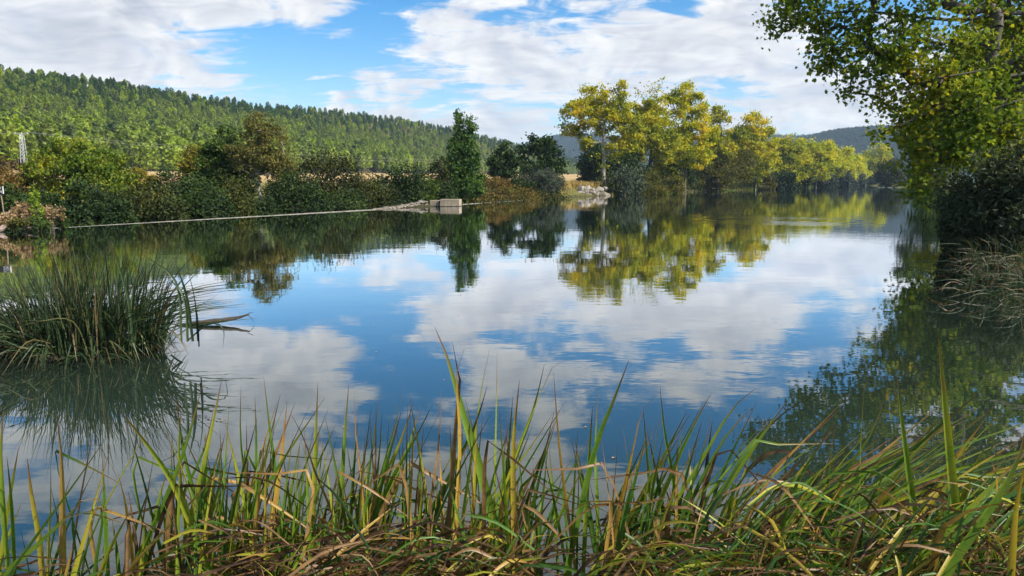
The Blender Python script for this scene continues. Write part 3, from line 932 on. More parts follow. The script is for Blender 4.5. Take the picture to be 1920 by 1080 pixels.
shrub('shrub', 'dark leafy shrub leaning over the weir below the golden bush', 372, 334, 52, 54, 'leaf_dark', 107, .14, 6500, group=DK)
shrub('shrub', 'golden brown bush rising behind the dark shrubs, left of the green tree', 374, 278, 34, 72, 'leaf_gold', 108, .19, 4500)
tree('broadleaf_tree', 'mid green tree crowded against the brown-leaved tree', 425, 240, 68, [(0, 280, 34, 36, 1), (-22, 310, 32, 34, .9), (18, 320, 34, 38, 1.1), (-8, 350, 44, 34, 1)],
     'leaf_green', 109, .2, 9000, trunk=.6, tr=.16, clumps=90, cr=.6)
tree('broadleaf_tree', 'tall thinning brown-leaved tree with pale forked trunk', 490, 207, 66, [(0, 246, 34, 36, 1), (-22, 285, 36, 34, .9), (26, 280, 36, 38, 1.1), (0, 312, 50, 30, 1), (44, 318, 20, 26, 1)],
     'leaf_brown', 110, .17, 8000, bark='bark_pale', trunk=.7, tr=.17, clumps=110, cr=.55, fill=.2)
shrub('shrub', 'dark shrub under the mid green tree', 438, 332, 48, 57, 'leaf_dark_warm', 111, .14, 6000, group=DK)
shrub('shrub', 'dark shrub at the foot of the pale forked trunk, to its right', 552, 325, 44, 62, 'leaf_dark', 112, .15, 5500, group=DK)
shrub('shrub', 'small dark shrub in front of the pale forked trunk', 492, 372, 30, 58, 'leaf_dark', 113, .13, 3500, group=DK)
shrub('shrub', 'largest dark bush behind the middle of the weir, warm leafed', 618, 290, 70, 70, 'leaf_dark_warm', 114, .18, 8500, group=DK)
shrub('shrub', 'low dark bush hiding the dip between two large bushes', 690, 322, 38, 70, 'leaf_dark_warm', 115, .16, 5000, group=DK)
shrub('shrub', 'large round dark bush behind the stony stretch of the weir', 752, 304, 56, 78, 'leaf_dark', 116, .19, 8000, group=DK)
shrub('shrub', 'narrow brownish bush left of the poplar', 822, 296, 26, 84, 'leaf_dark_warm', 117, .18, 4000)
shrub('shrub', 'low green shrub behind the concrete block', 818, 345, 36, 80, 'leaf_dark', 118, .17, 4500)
tree('poplar_tree', 'narrow upright green poplar with two pointed tops beside the concrete block', 866, 210, 86,
     [(-8, 240, 10, 34, 1), (14, 252, 10, 34, 1), (-6, 290, 24, 36, 1), (16, 296, 18, 36, 1), (0, 330, 32, 40, 1), (4, 356, 34, 26, .8), (-22, 340, 18, 40, 1), (20, 340, 18, 36, 1)],
     'leaf_poplar', 119, .26, 11000, trunk=.9, tr=.2, clumps=150, cr=.5, fill=.3, droop=-.5)
shrub('shrub', 'brown withered shrub on the bank right of the poplar', 925, 334, 34, 100, 'leaf_rust', 120, .18, 3500)
shrub('shrub', 'small dry brown shrub by the water between poplar and grey shrub', 948, 352, 24, 98, 'leaf_brown', 121, .17, 2500)
tree('broadleaf_tree', 'small dark round-headed tree right of the poplar', 946, 270, 106, [(0, 292, 20, 22, 1), (-8, 312, 22, 22, 1), (10, 316, 24, 22, 1), (0, 330, 26, 16, .9)],
     'leaf_dark', 122, .34, 2600, trunk=.6, tr=.18, clumps=55, cr=.75, fill=.02, shell=1.2)
tree('broadleaf_tree', 'dark broad-crowned tree between small dark tree and the straw field', 1008, 252, 116, [(4, 276, 30, 24, 1), (-20, 298, 26, 24, 1), (26, 298, 26, 26, 1), (0, 312, 38, 18, .9), (36, 316, 18, 14, 1)],
     'leaf_dark', 123, .38, 3300, trunk=.6, tr=.24, clumps=70, cr=.85, fill=.02, shell=1.2)
shrub('shrub', 'grey-green willow shrub overhanging the water below the dark trees', 1016, 322, 48, 110, 'leaf_grey', 124, .26, 6000, NARROW * 1.6)
shrub('shrub', 'low green shrub left of the grey-green willow', 972, 338, 28, 106, 'leaf_dark', 125, .22, 4000)

YT = 'tall yellowing trees on the far bank'
tree('broadleaf_tree', 'tall spreading yellow tree with bare trunk above the pale rocks', 1132, 150, 140,
     [(-8, 188, 36, 34, 1), (34, 190, 22, 38, 1), (-44, 214, 36, 28, .9), (12, 228, 46, 28, 1.2), (52, 232, 22, 24, 1), (-66, 240, 22, 14, 1), (-30, 262, 20, 14, .8), (40, 268, 28, 22, .9), (16, 290, 18, 16, .8), (-4, 300, 12, 14, .8)],
     'leaf_autumn', 130, .37, 11000, bark='bark_pale', trunk=.62, tr=.36, clumps=240, cr=.85, fill=.06, group=YT, shell=1.3)
shrub('evergreen_shrub', 'very dark evergreen bush behind the bare trunk of the tall yellow tree', 1112, 268, 32, 152, 'leaf_dark', 131, .36, 6500)
shrub('shrub', 'dark green bush filling the gap right of the bare trunk', 1168, 272, 40, 156, 'leaf_dark', 132, .36, 6500)
tree('broadleaf_tree', 'tall yellow-green tree with bare twigs at its top, right of the spreading yellow tree', 1218, 150, 160,
     [(-6, 186, 24, 32, 1), (16, 180, 18, 34, 1), (-20, 222, 34, 30, .9), (20, 226, 32, 32, 1.1), (-10, 262, 42, 30, 1), (30, 276, 36, 30, .9), (-26, 292, 30, 22, 1)],
     'leaf_autumn_olive', 133, .40, 12500, trunk=.75, tr=.34, clumps=240, cr=.95, bare=18, fill=.05, group=YT)
tree('broadleaf_tree', 'tallest golden tree on the right of the far bank group, crown down to the water', 1284, 150, 165,
     [(8, 178, 14, 26, 1), (-16, 196, 24, 28, 1), (22, 206, 24, 28, 1), (-4, 236, 42, 30, 1.1), (34, 246, 24, 26, .9), (-28, 270, 36, 28, .9), (16, 286, 42, 28, .8), (-30, 310, 26, 22, .8)],
     'leaf_autumn', 134, .40, 14000, trunk=.75, tr=.34, clumps=250, cr=.95, fill=.05, group=YT)
shrub('shrub', 'grey-green bush beside the pale rocks, right of the bare trunk', 1176, 314, 38, 138, 'leaf_grey', 135, .30, 6000)
shrub('shrub', 'rounded willow-green bush right of the grey-green one', 1216, 326, 34, 142, 'leaf_olive', 136, .28, 5500, NARROW * 1.7)
shrub('shrub', 'small reddish brown bush at the water below the golden tree', 1262, 326, 24, 158, 'leaf_brown', 137, .30, 3000)
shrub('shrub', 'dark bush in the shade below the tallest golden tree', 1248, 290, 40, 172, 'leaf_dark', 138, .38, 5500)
tree('broadleaf_tree', 'thin sparse tree with open top between golden trees and olive willow', 1345, 196, 185, [(-4, 222, 18, 22, 1), (16, 236, 14, 16, 1), (0, 254, 26, 18, 1), (0, 284, 34, 28, 1)],
     'leaf_autumn_olive', 139, .40, 4200, trunk=.75, tr=.24, clumps=80, cr=.9, fill=.05, group=YT)
tree('willow_tree', 'wide olive-brown willow with leaning stems dipping to the water', 1345, 264, 190, [(0, 292, 44, 26, 1), (-38, 310, 32, 26, 1), (40, 308, 34, 28, 1), (0, 326, 66, 24, .8), (-20, 338, 50, 14, .7)],
     'leaf_olive', 140, .42, 11000, NARROW * 2.0, bark='bark_dark', trunk=.4, tr=.3, clumps=130, cr=1.3, fill=.3)
tree('broadleaf_tree', 'rounded yellow tree standing alone right of the olive willow', 1416, 210, 215, [(0, 236, 26, 26, 1), (-22, 254, 20, 20, 1), (24, 254, 20, 18, 1), (0, 278, 38, 26, 1), (10, 306, 36, 26, .9), (-10, 322, 30, 20, 1)],
     'leaf_autumn', 141, .52, 10000, trunk=.7, tr=.32, clumps=120, cr=1.3, fill=.08, group=YT)
tree('broadleaf_tree', 'dark green and yellow tree with a bare twig on top', 1476, 246, 255, [(0, 272, 22, 22, 1), (-14, 292, 24, 22, 1), (16, 296, 24, 24, 1), (0, 318, 36, 22, 1)],
     'leaf_autumn_olive', 142, .6, 7500, trunk=.7, tr=.3, clumps=90, cr=1.4, bare=3, group=YT)
tree('broadleaf_tree', 'yellow-green tree with a dull rounded top in the far row', 1530, 256, 290, [(-12, 276, 20, 20, 1), (16, 288, 20, 20, 1), (0, 308, 36, 24, 1), (0, 326, 34, 14, .9)],
     'leaf_lime', 143, .66, 7500, trunk=.7, tr=.3, clumps=90, cr=1.5, group=YT)
tree('broadleaf_tree', 'small golden tree in the far row left of the brightest one', 1580, 276, 350, [(0, 296, 20, 20, 1), (-10, 314, 22, 20, 1), (12, 316, 20, 20, 1)],
     'leaf_lime', 144, .75, 5500, trunk=.7, tr=.3, clumps=70, cr=1.7, group=YT)
tree('broadleaf_tree', 'brightest lime-yellow tree at the far bend of the river', 1640, 266, 440, [(4, 290, 22, 24, 1), (-14, 306, 22, 20, 1), (14, 310, 20, 20, 1), (0, 322, 32, 16, .9)],
     'leaf_lime', 145, .85, 8000, trunk=.7, tr=.36, clumps=90, cr=2.0, group=YT)
tree('broadleaf_tree', 'low lime tree wedged between the golden one and the brightest one', 1607, 288, 410, [(0, 306, 18, 16, 1), (0, 322, 22, 14, 1)],
     'leaf_lime', 146, .8, 4000, trunk=.7, tr=.3, clumps=50, cr=1.8, group=YT)
tree('broadleaf_tree', 'dull green tree filling the row behind the dark green and yellow one', 1503, 264, 300, [(0, 286, 22, 20, 1), (-10, 306, 24, 20, 1), (12, 312, 24, 20, 1)],
     'leaf_autumn_olive', 147, .66, 5000, trunk=.7, tr=.3, clumps=70, cr=1.5, group=YT)
tree('broadleaf_tree', 'yellow-green tree filling the gap behind the olive willow and rounded yellow tree', 1382, 236, 225, [(0, 262, 20, 22, 1), (-8, 288, 26, 24, 1), (10, 300, 28, 26, 1), (0, 322, 30, 18, 1)],
     'leaf_autumn_olive', 148, .55, 6000, trunk=.7, tr=.3, clumps=80, cr=1.3, group=YT)
tree('broadleaf_tree', 'golden-green tree crowding the row between the dull-topped and small golden trees', 1556, 270, 320, [(0, 290, 20, 18, 1), (-8, 308, 22, 18, 1), (10, 316, 22, 18, 1)],
     'leaf_lime', 149, .7, 5000, trunk=.7, tr=.3, clumps=70, cr=1.6, group=YT)
LS = 'low shrubs at the far waterline'
for i, (px, top, hw, y, lf, lab) in enumerate([
        (1428, 322, 26, 222, 'leaf_olive', 'low olive shrub below the rounded yellow tree'),
        (1464, 322, 24, 244, 'leaf_dark', 'dark low shrub below the green and yellow tree'),
        (1496, 316, 22, 262, 'leaf_dark_warm', 'dark brownish shrub at the waterline between two far trees'),
        (1545, 320, 20, 300, 'leaf_grey', 'grey low shrub below the dull-topped far tree'),
        (1580, 320, 18, 345, 'leaf_grey', 'grey low shrub below the small golden far tree'),
        (1608, 322, 16, 395, 'leaf_grey', 'grey low shrub left of the river bend'),
        (1634, 324, 16, 430, 'leaf_grey', 'last grey shrub before the river bend')]):
    shrub('shrub', lab, px, top, hw, y, lf, 160 + i, .5 + y * .0006, 3000, group=LS)

# ------------------------------------------------------------------ right bank
shrub('shrub', 'dark round shrub far along the right bank, at the river bend', 1672, 300, 30, 300, 'leaf_dark_warm', 180, .6, 4500, base=.1)
tree('broadleaf_tree', 'dark green tree farther along the right bank, behind the overhanging tree', 1750, 190, 120, [(0, 230, 40, 40, 1), (-24, 275, 30, 40, 1), (30, 270, 44, 44, 1), (0, 315, 42, 34, 1)],
     'leaf_green', 181, .36, 9000, trunk=.6, tr=.3, clumps=90, cr=1.2, base=.2)
tree('broadleaf_tree', 'tall yellow-green tree glimpsed through the overhanging branches on the right', 1840, 40, 68, [(0, 110, 90, 80, 1), (-60, 200, 60, 70, 1), (60, 190, 80, 80, 1), (0, 270, 90, 60, 1)],
     'leaf_autumn_olive', 182, .30, 12000, trunk=.6, tr=.35, clumps=110, cr=1.2, base=.5)

def overhanging_tree():
    """big plane tree on the right bank; its limbs reach out over the water"""
    x, y = spot(1985, 33.0); z0 = gz(x, y)
    lob = []
    for px, row, yy, rw, rh, rd in [
            (1480, 25, 33, 62, 36, 1.4), (1450, 50, 33, 40, 18, .9), (1570, 40, 33, 90, 46, 1.8), (1545, 110, 33, 34, 40, .9), (1660, 90, 32, 80, 60, 2.0),
            (1625, 150, 32, 44, 30, 1.0), (1670, 175, 32, 30, 26, 1.0),
            (1770, 90, 32, 110, 90, 2.6), (1880, 80, 33, 100, 120, 3.0), (1780, 200, 31, 90, 80, 2.2), (1740, 235, 31, 52, 44, 1.6), (1880, 210, 31, 90, 80, 2.2),
            (1645, 252, 31, 30, 10, .6), (1742, 300, 30.5, 42, 44, 1.2), (1785, 300, 30, 64, 50, 1.4), (1722, 340, 30, 20, 24, .8), (1748, 352, 29.5, 22, 18, .7),
            (1850, 290, 30, 60, 40, 1.4),
            (1560, -70, 33, 110, 60, 2.4), (1720, -90, 33, 150, 80, 3.5), (1900, -90, 34, 140, 110, 4.0), (1640, -190, 34, 120, 70, 3.2), (1830, -230, 34, 140, 80, 3.5)]:
        p = at_depth(px, row, yy)
        lob.append((p[0] - x, p[1] - y, p[2] - z0, rw * yy / F, rd, rh * yy / F))
    h = 15.0
    root = plant('plane_tree', 'big lobed-leaf tree turning yellow, its limbs hanging over the water at upper right', 'tree', (x, y, z0), lob, 'leaf_plane', .18, 38000,
                 'bark_plane', h * .8, .5, 560, .66, 190, LOBED, .45, .55, sides=7, fill=.10, lean=(-1.2, 0), sag=.10, shell=1.2)
    o0 = np.array([x, y, z0])
    for path, r0, yy in [([(1990, 60), (1925, 105), (1862, 128), (1805, 185), (1765, 240), (1735, 300)], .11, 30.6), ([(1990, 120), (1925, 138), (1850, 150), (1800, 195), (1768, 262), (1760, 330)], .09, 30.2),
                         ([(1990, 30), (1900, 22), (1800, 40), (1700, 30), (1620, 20), (1550, 24), (1490, 40)], .10, 32.0), ([(1893, -120), (1890, -20), (1897, 60), (1905, 150)], .14, 32.5),
                         ([(1990, 175), (1900, 190), (1840, 215), (1800, 260), (1785, 320)], .07, 29.6), ([(1700, 32), (1660, 70), (1630, 110), (1615, 155)], .045, 31.6), ([(1862, 128), (1800, 140), (1730, 150), (1690, 180)], .05, 30.4),
                         ([(1990, -30), (1900, -10), (1800, -30), (1680, -50), (1580, -45)], .10, 32.8), ([(1800, 195), (1740, 210), (1690, 235), (1640, 250), (1610, 256)], .04, 30.6)]:
        pts = np.array([at_depth(px, row, yy + i * .12) for i, (px, row) in enumerate(path)]) - o0
        t = np.linspace(0, 1, 4 * len(pts)); kk = np.linspace(0, 1, len(pts))
        c = np.stack([np.interp(t, kk, pts[:, i]) for i in range(3)], 1)
        for _ in range(3): c[1:-1] = (c[:-2] + 2 * c[1:-1] + c[2:]) / 4
        v, q, tr = polytube(c, np.linspace(r0, r0 * .22, len(c)), 7)
        link('limb', mk_mesh('limb', v, [(q, 0), (tr, 0)], ['bark_plane'], smooth=True), root)
    return root
overhanging_tree()

def bank_bush(label, px, top, hw, y, seed, n, leaf='leaf_willow_dark', size=.15, base=None, depth=None):
    return shrub('willow_bush', label, px, top, hw, y, leaf, seed, size, n, NARROW * np.array([2.0, 1.2]), 'bush', None, base, depth, 'bark_dark', .3, .1, 9)
bank_bush('large dark willow bush overhanging the water at the right edge', 1915, 262, 112, 25, 200, 26000, base=-.1, depth=2.4)
bank_bush('smaller dark willow bush in front of the hanging yellow leaves at right', 1822, 372, 46, 26, 201, 9000, base=-.15, depth=1.2)

# ------------------------------------------------------------------ weir, concrete block, rocks
def rock_mesh(name, seed, mat, flat=.7, n=2):
    import bmesh
    rng = np.random.default_rng(seed)
    bm = bmesh.new(); bmesh.ops.create_icosphere(bm, subdivisions=n, radius=1.0)
    cuts = [(unit(rng.normal(size=3)), rng.uniform(.55, .85)) for _ in range(9)]
    for v in bm.verts:
        p = np.array(v.co)
        for nrm, dd in cuts:
            o = p @ nrm - dd
            if o > 0: p = p - nrm * o * .95
        p = p * (1 + rng.normal() * .03)
        p[2] *= flat
        v.co = p
    me = bpy.data.meshes.new(name); bm.to_mesh(me); bm.free()
    me.materials.append(MATS[mat]); return me

def build_weir():
    a, b = np.array(W0), np.array(W1)
    root = empty('weir', (W0[0], W0[1], 0), 'long low concrete weir crest running along the left of the pool', 'weir')
    yaw = math.atan2(_wu[1], _wu[0]); root.rotation_euler = (0, 0, yaw)         # local x runs along the crest, y downstream
    # crest: cross section swept along the length with a slightly uneven top
    n = 70; xs = np.linspace(-1.5, _wl + 6, n); rng = np.random.default_rng(3)
    prof = [(-.08, -1.6), (-.08, .004), (-.04, .014), (.20, .012), (.28, -.01), (1.4, -1.6)]
    v = []
    for i, x in enumerate(xs):
        dz = rng.normal() * .006; dy = rng.normal() * .01
        v += [(x, yy + dy, zz + (dz if zz > 0 else 0)) for yy, zz in prof]
    m = len(prof)
    q = [(i * m + j, i * m + j + 1, (i + 1) * m + j + 1, (i + 1) * m + j) for i in range(n - 1) for j in range(m - 1)]
    link('crest', mk_mesh('crest', v, [(np.array(q), 0)], ['wet_concrete']), root)
    # cemented rubble rising out of the water towards the block
    xb = float((np.array(WB) - a) @ _wu)
    xr = float((np.array(at_z(690, 392)[:2]) - a) @ _wu)
    meshes = [rock_mesh('stone', 300 + i, 'stone_rubble', .6, 1) for i in range(5)]
    for i in range(140):
        t = rng.uniform(0, 1) ** .8
        x = xr + (xb - 1.0 - xr) * t
        hgt = .05 + .50 * t ** 1.4
        o = link('stone', meshes[i % 5], root)
        o.location = (x, rng.uniform(-.45, .5) * (.3 + .7 * t) , hgt * rng.uniform(.1, 1.0) - .06)
        r = rng.uniform(.14, .34)
        o.scale = (r * 1.5, r, r * .8); o.rotation_euler = (rng.normal() * .3, rng.normal() * .3, rng.uniform(0, 6))
    bed = np.linspace(xr, xb - .9, 12); v = []
    for i, x in enumerate(bed):
        t = i / 11; hgt = .03 + .42 * t ** 1.4
        v += [(x, -.30 * (.2 + .8 * t) - .12, -.5), (x, -.22 - .1 * t, hgt * .7), (x, .3, hgt), (x, .72, -.4)]
    q = [(i * 4 + j, i * 4 + j + 1, i * 4 + j + 5, i * 4 + j + 4) for i in range(11) for j in range(3)]
    link('rubble_bed', mk_mesh('rubble_bed', v, [(np.array(q), 0)], ['stone_rubble']), root)

    blk = empty('sluice_block', (WB[0], WB[1], 0), 'pale rust-stained concrete block at the end of the stony weir', 'concrete block')
    blk.rotation_euler = (0, 0, -.12)
    def bev(name, x0, x1, y0, y1, z0, z1, parent, e=.035):
        import bmesh
        vv, qq = boxes([(x0, x1, y0, y1, z0, z1)])
        me = mk_mesh(name, vv, [(qq, 0)], ['concrete'])
        bm = bmesh.new(); bm.from_mesh(me); bmesh.ops.bevel(bm, geom=bm.edges[:], offset=e, segments=1, affect='EDGES'); bm.to_mesh(me); bm.free()
        return link(name, me, parent)
    s = 74.0 / F
    pier = bev('pier', -8 * s, 28 * s, -.5, .9, -1.0, .72, blk, .015)
    sp = bev('short_pier', -28 * s, -11 * s, -.35, .8, -1.0, .60, blk, .015)
    bev('ledge', -8 * s - .02, 28 * s + .03, -.56, -.502, -.9, .10, pier, .015)
    bev('bed_slab', -11.2 * s, -7.8 * s, -.2, .8, -1.0, .12, blk, .01)
build_weir()

RK = [rock_mesh('boulder', 320 + i, 'stone_pale', .75) for i in range(5)]
def boulder(px, row, y, r, seed, label, group, mesh=None, flat=1.0, z=None):
    rng = np.random.default_rng(seed)
    p = at_depth(px, row, y)
    o = link('boulder', mesh or RK[seed % 5], None, (p[0], p[1], p[2] if z is None else z))
    o.scale = (r * rng.uniform(.9, 1.25), r * rng.uniform(.8, 1.1), r * rng.uniform(.7, .95) * flat)
    o.rotation_euler = (rng.normal() * .35, rng.normal() * .35, rng.uniform(0, 6.28))
    return tag(o, label, 'boulder', group)
rng = np.random.default_rng(9)
RLAB = ['pale boulder at the waterline below the tall spreading yellow tree', 'pale boulder higher in the rock heap below the spreading yellow tree']
for i in range(26):
    t = i / 25
    up = i % 3 == 2
    px = 1086 + 58 * t + rng.normal() * 1.5
    y = 122 + 10 * t + (1.6 if up else 0)
    boulder(px, 0, y, rng.uniform(.55, .95), 400 + i, RLAB[1 if up else 0], 'rock heap lower row' if not up else 'rock heap upper row', z=(1.15 if up else .3) + rng.normal() * .15)
PK = [rock_mesh('boulder', 340 + i, 'stone_pink', .6) for i in range(3)]
for i, (px, row, y, r, fl, lab) in enumerate([
        (28, 409, 38.5, .62, .55, 'layered pinkish boulder under the flat pale stone on the left point'),
        (29, 398, 38.6, .33, .5, 'flat pale stone topping the layered boulder on the left point'),
        (-2, 413, 37.5, .55, .8, 'pinkish boulder cut by the left edge of the photo'),
        (6, 428, 36.6, .38, .8, 'ochre boulder at the waterline at the left edge'),
        (58, 424, 37.2, .42, .7, 'dark-based boulder among the dry weeds on the left point')]):
    boulder(px, row, y, r, 450 + i, lab, 'boulders on the left point', PK[i % 3], fl)
for i, (px, row) in enumerate([(922, 372), (940, 370)]):
    boulder(px, row, 97, .38, 470 + i, ('pale stone at the waterline right of the weir end', 'second pale stone at the waterline, nearer the grey-green willow')[i], 'stones right of the weir')

# weeds and sapling on the left point
def weed(label, px, top, bot, hw, y, seed, n=900, leaf='leaf_dry_weed', size=.085, name='dry_weed', cat='weed', tmpl=RHOMB):
    p = at_depth(px, bot, y); h = at_depth(px, top, y)[2] - p[2]; w = hw * y / F
    rng = np.random.default_rng(seed)
    lob = [(rng.normal() * w * .4, rng.normal() * w * .4, h * rng.uniform(.35, .8), w * .5, w * .5, h * .28) for _ in range(6)]
    return plant(name, label, cat, p, lob, leaf, size, n, 'bark', h * .6, .02, 40, w * .3, seed, tmpl, -.1, .3, 'weeds on the left point', ('stems', 'foliage'), stems=4, fill=.2)
weed('tan dry flowering weed beside the layered boulder', 42, 376, 425, 16, 37.6, 500)
weed('tan dry weed in front of the layered boulder at the left edge', 18, 400, 432, 22, 36.9, 501)
weed('tall tan weed directly left of the bright sapling', 56, 378, 425, 12, 37.4, 502)
weed('tan-headed weed right of the bright sapling', 98, 383, 428, 16, 38.2, 503)
weed('green leafy weed at the tip of the left point', 110, 402, 430, 20, 38.6, 504, 1400, 'leaf_green', .09, 'leafy_weed')
weed('low green weed at the water below the bright sapling', 78, 408, 433, 22, 37.2, 505, 1400, 'leaf_green', .09, 'leafy_weed')
weed('low mixed weed between the boulders on the left point', 40, 410, 434, 24, 36.8, 506, 1200, 'leaf_olive', .085, 'leafy_weed')
weed('slender bright lime-green sapling on the left point', 71, 358, 425, 10, 37.5, 507, 650, 'leaf_sapling', .11, 'sapling', 'sapling')
# more weeds carry on behind the point
for i, (px, top, hw, y, lab) in enumerate([(25, 352, 40, 44, 'dark shrub behind the sign post on the left point'), (95, 365, 30, 45, 'dark shrub behind the bright sapling'), (-60, 330, 60, 46, 'dark shrub beyond the left edge of the photo')]):
    shrub('shrub', lab, px, top, hw, y, 'leaf_dark', 520 + i, .14, 5000, base=-.2)

def sign_board():
    p = at_depth(6, 396, 38.0); y = 38.0; s = y / F
    top = at_depth(6, 350, y)[2]
    root = empty('sign', (p[0], p[1], p[2] - .5), 'small black and white notice board on a wooden post at the left edge', 'sign')
    h = top - p[2] + .5
    v, q, t = polytube([(.02, 0, 0), (.0, 0, h * .5), (-.06, 0, h)], [.035, .035, .035], 6)
    link('post', mk_mesh('post', v, [(q, 0), (t, 0)], ['weathered_wood']), root)
    w = 13 * s
    vv, qq = boxes([(-.75, w * .30, -.07, -.045, h - .34, h - .17)])
    lp = link('lower_panel', mk_mesh('lower_panel', vv, [(qq, 0)], ['sign_black']), root)
    vv, qq = boxes([(-.75, w * .30, -.07, -.045, h - .17 + .004, h + .0)])
    wp = link('upper_panel', mk_mesh('upper_panel', vv, [(qq, 0)], ['sign_black']), root)
    vv, qq = boxes([(w * .30 + .01, w * .44, -.075, -.04, h - .36, h + .02)])
    link('edge_strip', mk_mesh('edge_strip', vv, [(qq, 0)], ['sign_white']), root)
    def word(txt, x, z, size, mat, panel):
        cu = bpy.data.curves.new('lettering', 'FONT'); cu.body = txt; cu.size = size; cu.align_x = 'RIGHT'; cu.extrude = .004
        tmp = bpy.data.objects.new('lettering', cu); COL.objects.link(tmp)
        dg = bpy.context.evaluated_depsgraph_get(); me = bpy.data.meshes.new_from_object(tmp.evaluated_get(dg))
        bpy.data.objects.remove(tmp); me.materials.clear(); me.materials.append(MATS[mat])
        o = link('lettering', me, panel); o.location = (x, -.078, z); o.rotation_euler = (math.pi / 2, 0, 0)
    word('O 7', w * .16, h - .145, .17, 'sign_white', wp)
    word('ION', w * .24, h - .315, .17, 'sign_white', lp)
sign_board()

def lattice_pylon():
    y = 150.0
    b, t = at_depth(45, 300, y), at_depth(45, 251, y)
    root = empty('power_pylon', b, 'slim grey lattice power pylon in front of the wooded hill at left', 'pylon')
    h = t[2] - b[2]; wb, wt = .42, .26
    P0, P1 = [], []
    for sx, sy in ((1, 1), (1, -1), (-1, -1), (-1, 1)):
        v, q, tr = polytube([(sx * wb, sy * wb, -.5), (sx * wt, sy * wt, h)], [.07, .06], 4)
        link('leg', mk_mesh('leg', v, [(q, 0), (tr, 0)], ['galvanised_steel']), root)
    n = 8
    for i in range(n):
        z0, z1 = h * i / n, h * (i + 1) / n
        w0, w1 = wb + (wt - wb) * i / n, wb + (wt - wb) * (i + 1) / n
        for (ax, ay), (bx, by) in (((1, 1), (1, -1)), ((1, -1), (-1, -1)), ((-1, -1), (-1, 1)), ((-1, 1), (1, 1))):
            P0.append((ax * w0, ay * w0, z0)); P1.append((bx * w1, by * w1, z1))
    v, q = tubes(np.array(P0), np.array(P1), np.full(len(P0), .04), np.full(len(P0), .04), 4)
    tag(link('bracing', mk_mesh('bracing', v, [(q, 0)], ['galvanised_steel']), root), kind='stuff')
    v, q, tr = polytube([(-1.2, -.3, h), (1.2, .3, h)], [.08, .08], 4)
    arm = link('cross_arm', mk_mesh('cross_arm', v, [(q, 0), (tr, 0)], ['galvanised_steel']), root)
    for s in (-1.1, 0, 1.1):
        v, q, tr = polytube([(s, s * .25, h), (s, s * .25, h + .35)], [.06, .04], 6)
        link('insulator', mk_mesh('insulator', v, [(q, 0), (tr, 0)], ['sign_white']), arm)
    def pole(px, top, bot, yy, label):
        b2, t2 = at_depth(px, bot, yy), at_depth(px, top, yy)
        r = empty('utility_pole', b2, label, 'pole')
        v, q, tr = polytube([(0, 0, -.8), (0, 0, t2[2] - b2[2])], [.12, .09], 7)
        link('post', mk_mesh('post', v, [(q, 0), (tr, 0)], ['weathered_wood']), r)
        v, q, tr = polytube([(-.7, 0, t2[2] - b2[2] - .25), (.7, 0, t2[2] - b2[2] - .25)], [.06, .06], 4)
        link('cross_arm', mk_mesh('cross_arm', v, [(q, 0), (tr, 0)], ['galvanised_steel']), r)
        return t2
    a = pole(901, 300, 345, 190, 'wooden utility pole right of the poplar')
    def wire(p, q_, sag, label):
        ts = np.linspace(0, 1, 25)
        pts = np.array(p)[None] * (1 - ts)[:, None] + np.array(q_)[None] * ts[:, None]
        pts[:, 2] -= sag * 4 * ts * (1 - ts)
        v, q, tr = polytube(pts, np.full(25, .013), 4)
        tag(link('power_line', mk_mesh('power_line', v, [(q, 0), (tr, 0)], ['wire_grey']), None), label, 'wire')
    T = np.array(t)
    wire(T + [1.1, .3, .35], np.array(a) + [.6, 0, -.2], 1.2, 'upper power line from the pylon towards the pole by the poplar')
    wire(T + [0, 0, .35], np.array(a) + [-.6, 0, -.2], 1.9, 'lower power line from the pylon towards the pole by the poplar')
    wire(T + [-1.1, -.3, .35], at_depth(-200, 246, 120), .5, 'short power line leaving the frame left of the pylon')
lattice_pylon()

# ------------------------------------------------------------------ bank grass, reeds and water weed (uncountable)
def grass_strip(name, label, pts, width, n, h, mat, seed, wid=.035, zoff=0.0, category='grass'):
    rng = np.random.default_rng(seed)
    pts = np.asarray(pts, float)
    L = np.r_[0, np.cumsum(np.linalg.norm(np.diff(pts, axis=0), axis=1))]
    t = rng.uniform(0, L[-1], n)
    x, y = np.interp(t, L, pts[:, 0]), np.interp(t, L, pts[:, 1])
    x = x + rng.normal(size=n) * width * .5; y = y + rng.normal(size=n) * width * .5
    z = np.maximum(ground_z(np.stack([x, y], 1)), -.05) + zoff
    hh = h * rng.uniform(.4, 1.2, n)
    a = rng.uniform(0, 6.28, n); lean = rng.uniform(.05, .55, n)
    b = np.stack([x, y, z], 1)
    side = np.stack([np.cos(a), np.sin(a), 0 * a], 1) * (wid * rng.uniform(.6, 1.5, n))[:, None]
    ld = np.stack([np.cos(a * 1.7), np.sin(a * 1.7), 0 * a], 1) * (lean * hh)[:, None]
    mid = b + ld * .35 + np.stack([0 * a, 0 * a, hh * .6], 1); tip = b + ld + np.stack([0 * a, 0 * a, hh], 1)
    v = np.stack([b - side, b + side, mid + side * .7, tip, mid - side * .7], 1).reshape(-1, 3)
    f = np.arange(n * 5).reshape(n, 5)
    return tag(link(name, mk_mesh(name, v, [(f, 0)], [mat])), label, category, kind='stuff')
LB = np.array([tuple(W1)] + LEFT_FAR)
grass_strip('bank_grass', 'dry straw grass on the bank above the pale rocks', LB[0:4] + np.array([-4.5, 6.5]), 3.0, 9000, .7, 'grass_straw', 600, .05)
grass_strip('field_edge_grass', 'straw and green grass behind the far bank shrubs', LB[0:5] + np.array([-7, 9.0]), 7.0, 9000, .8, 'grass_straw', 601, .07)
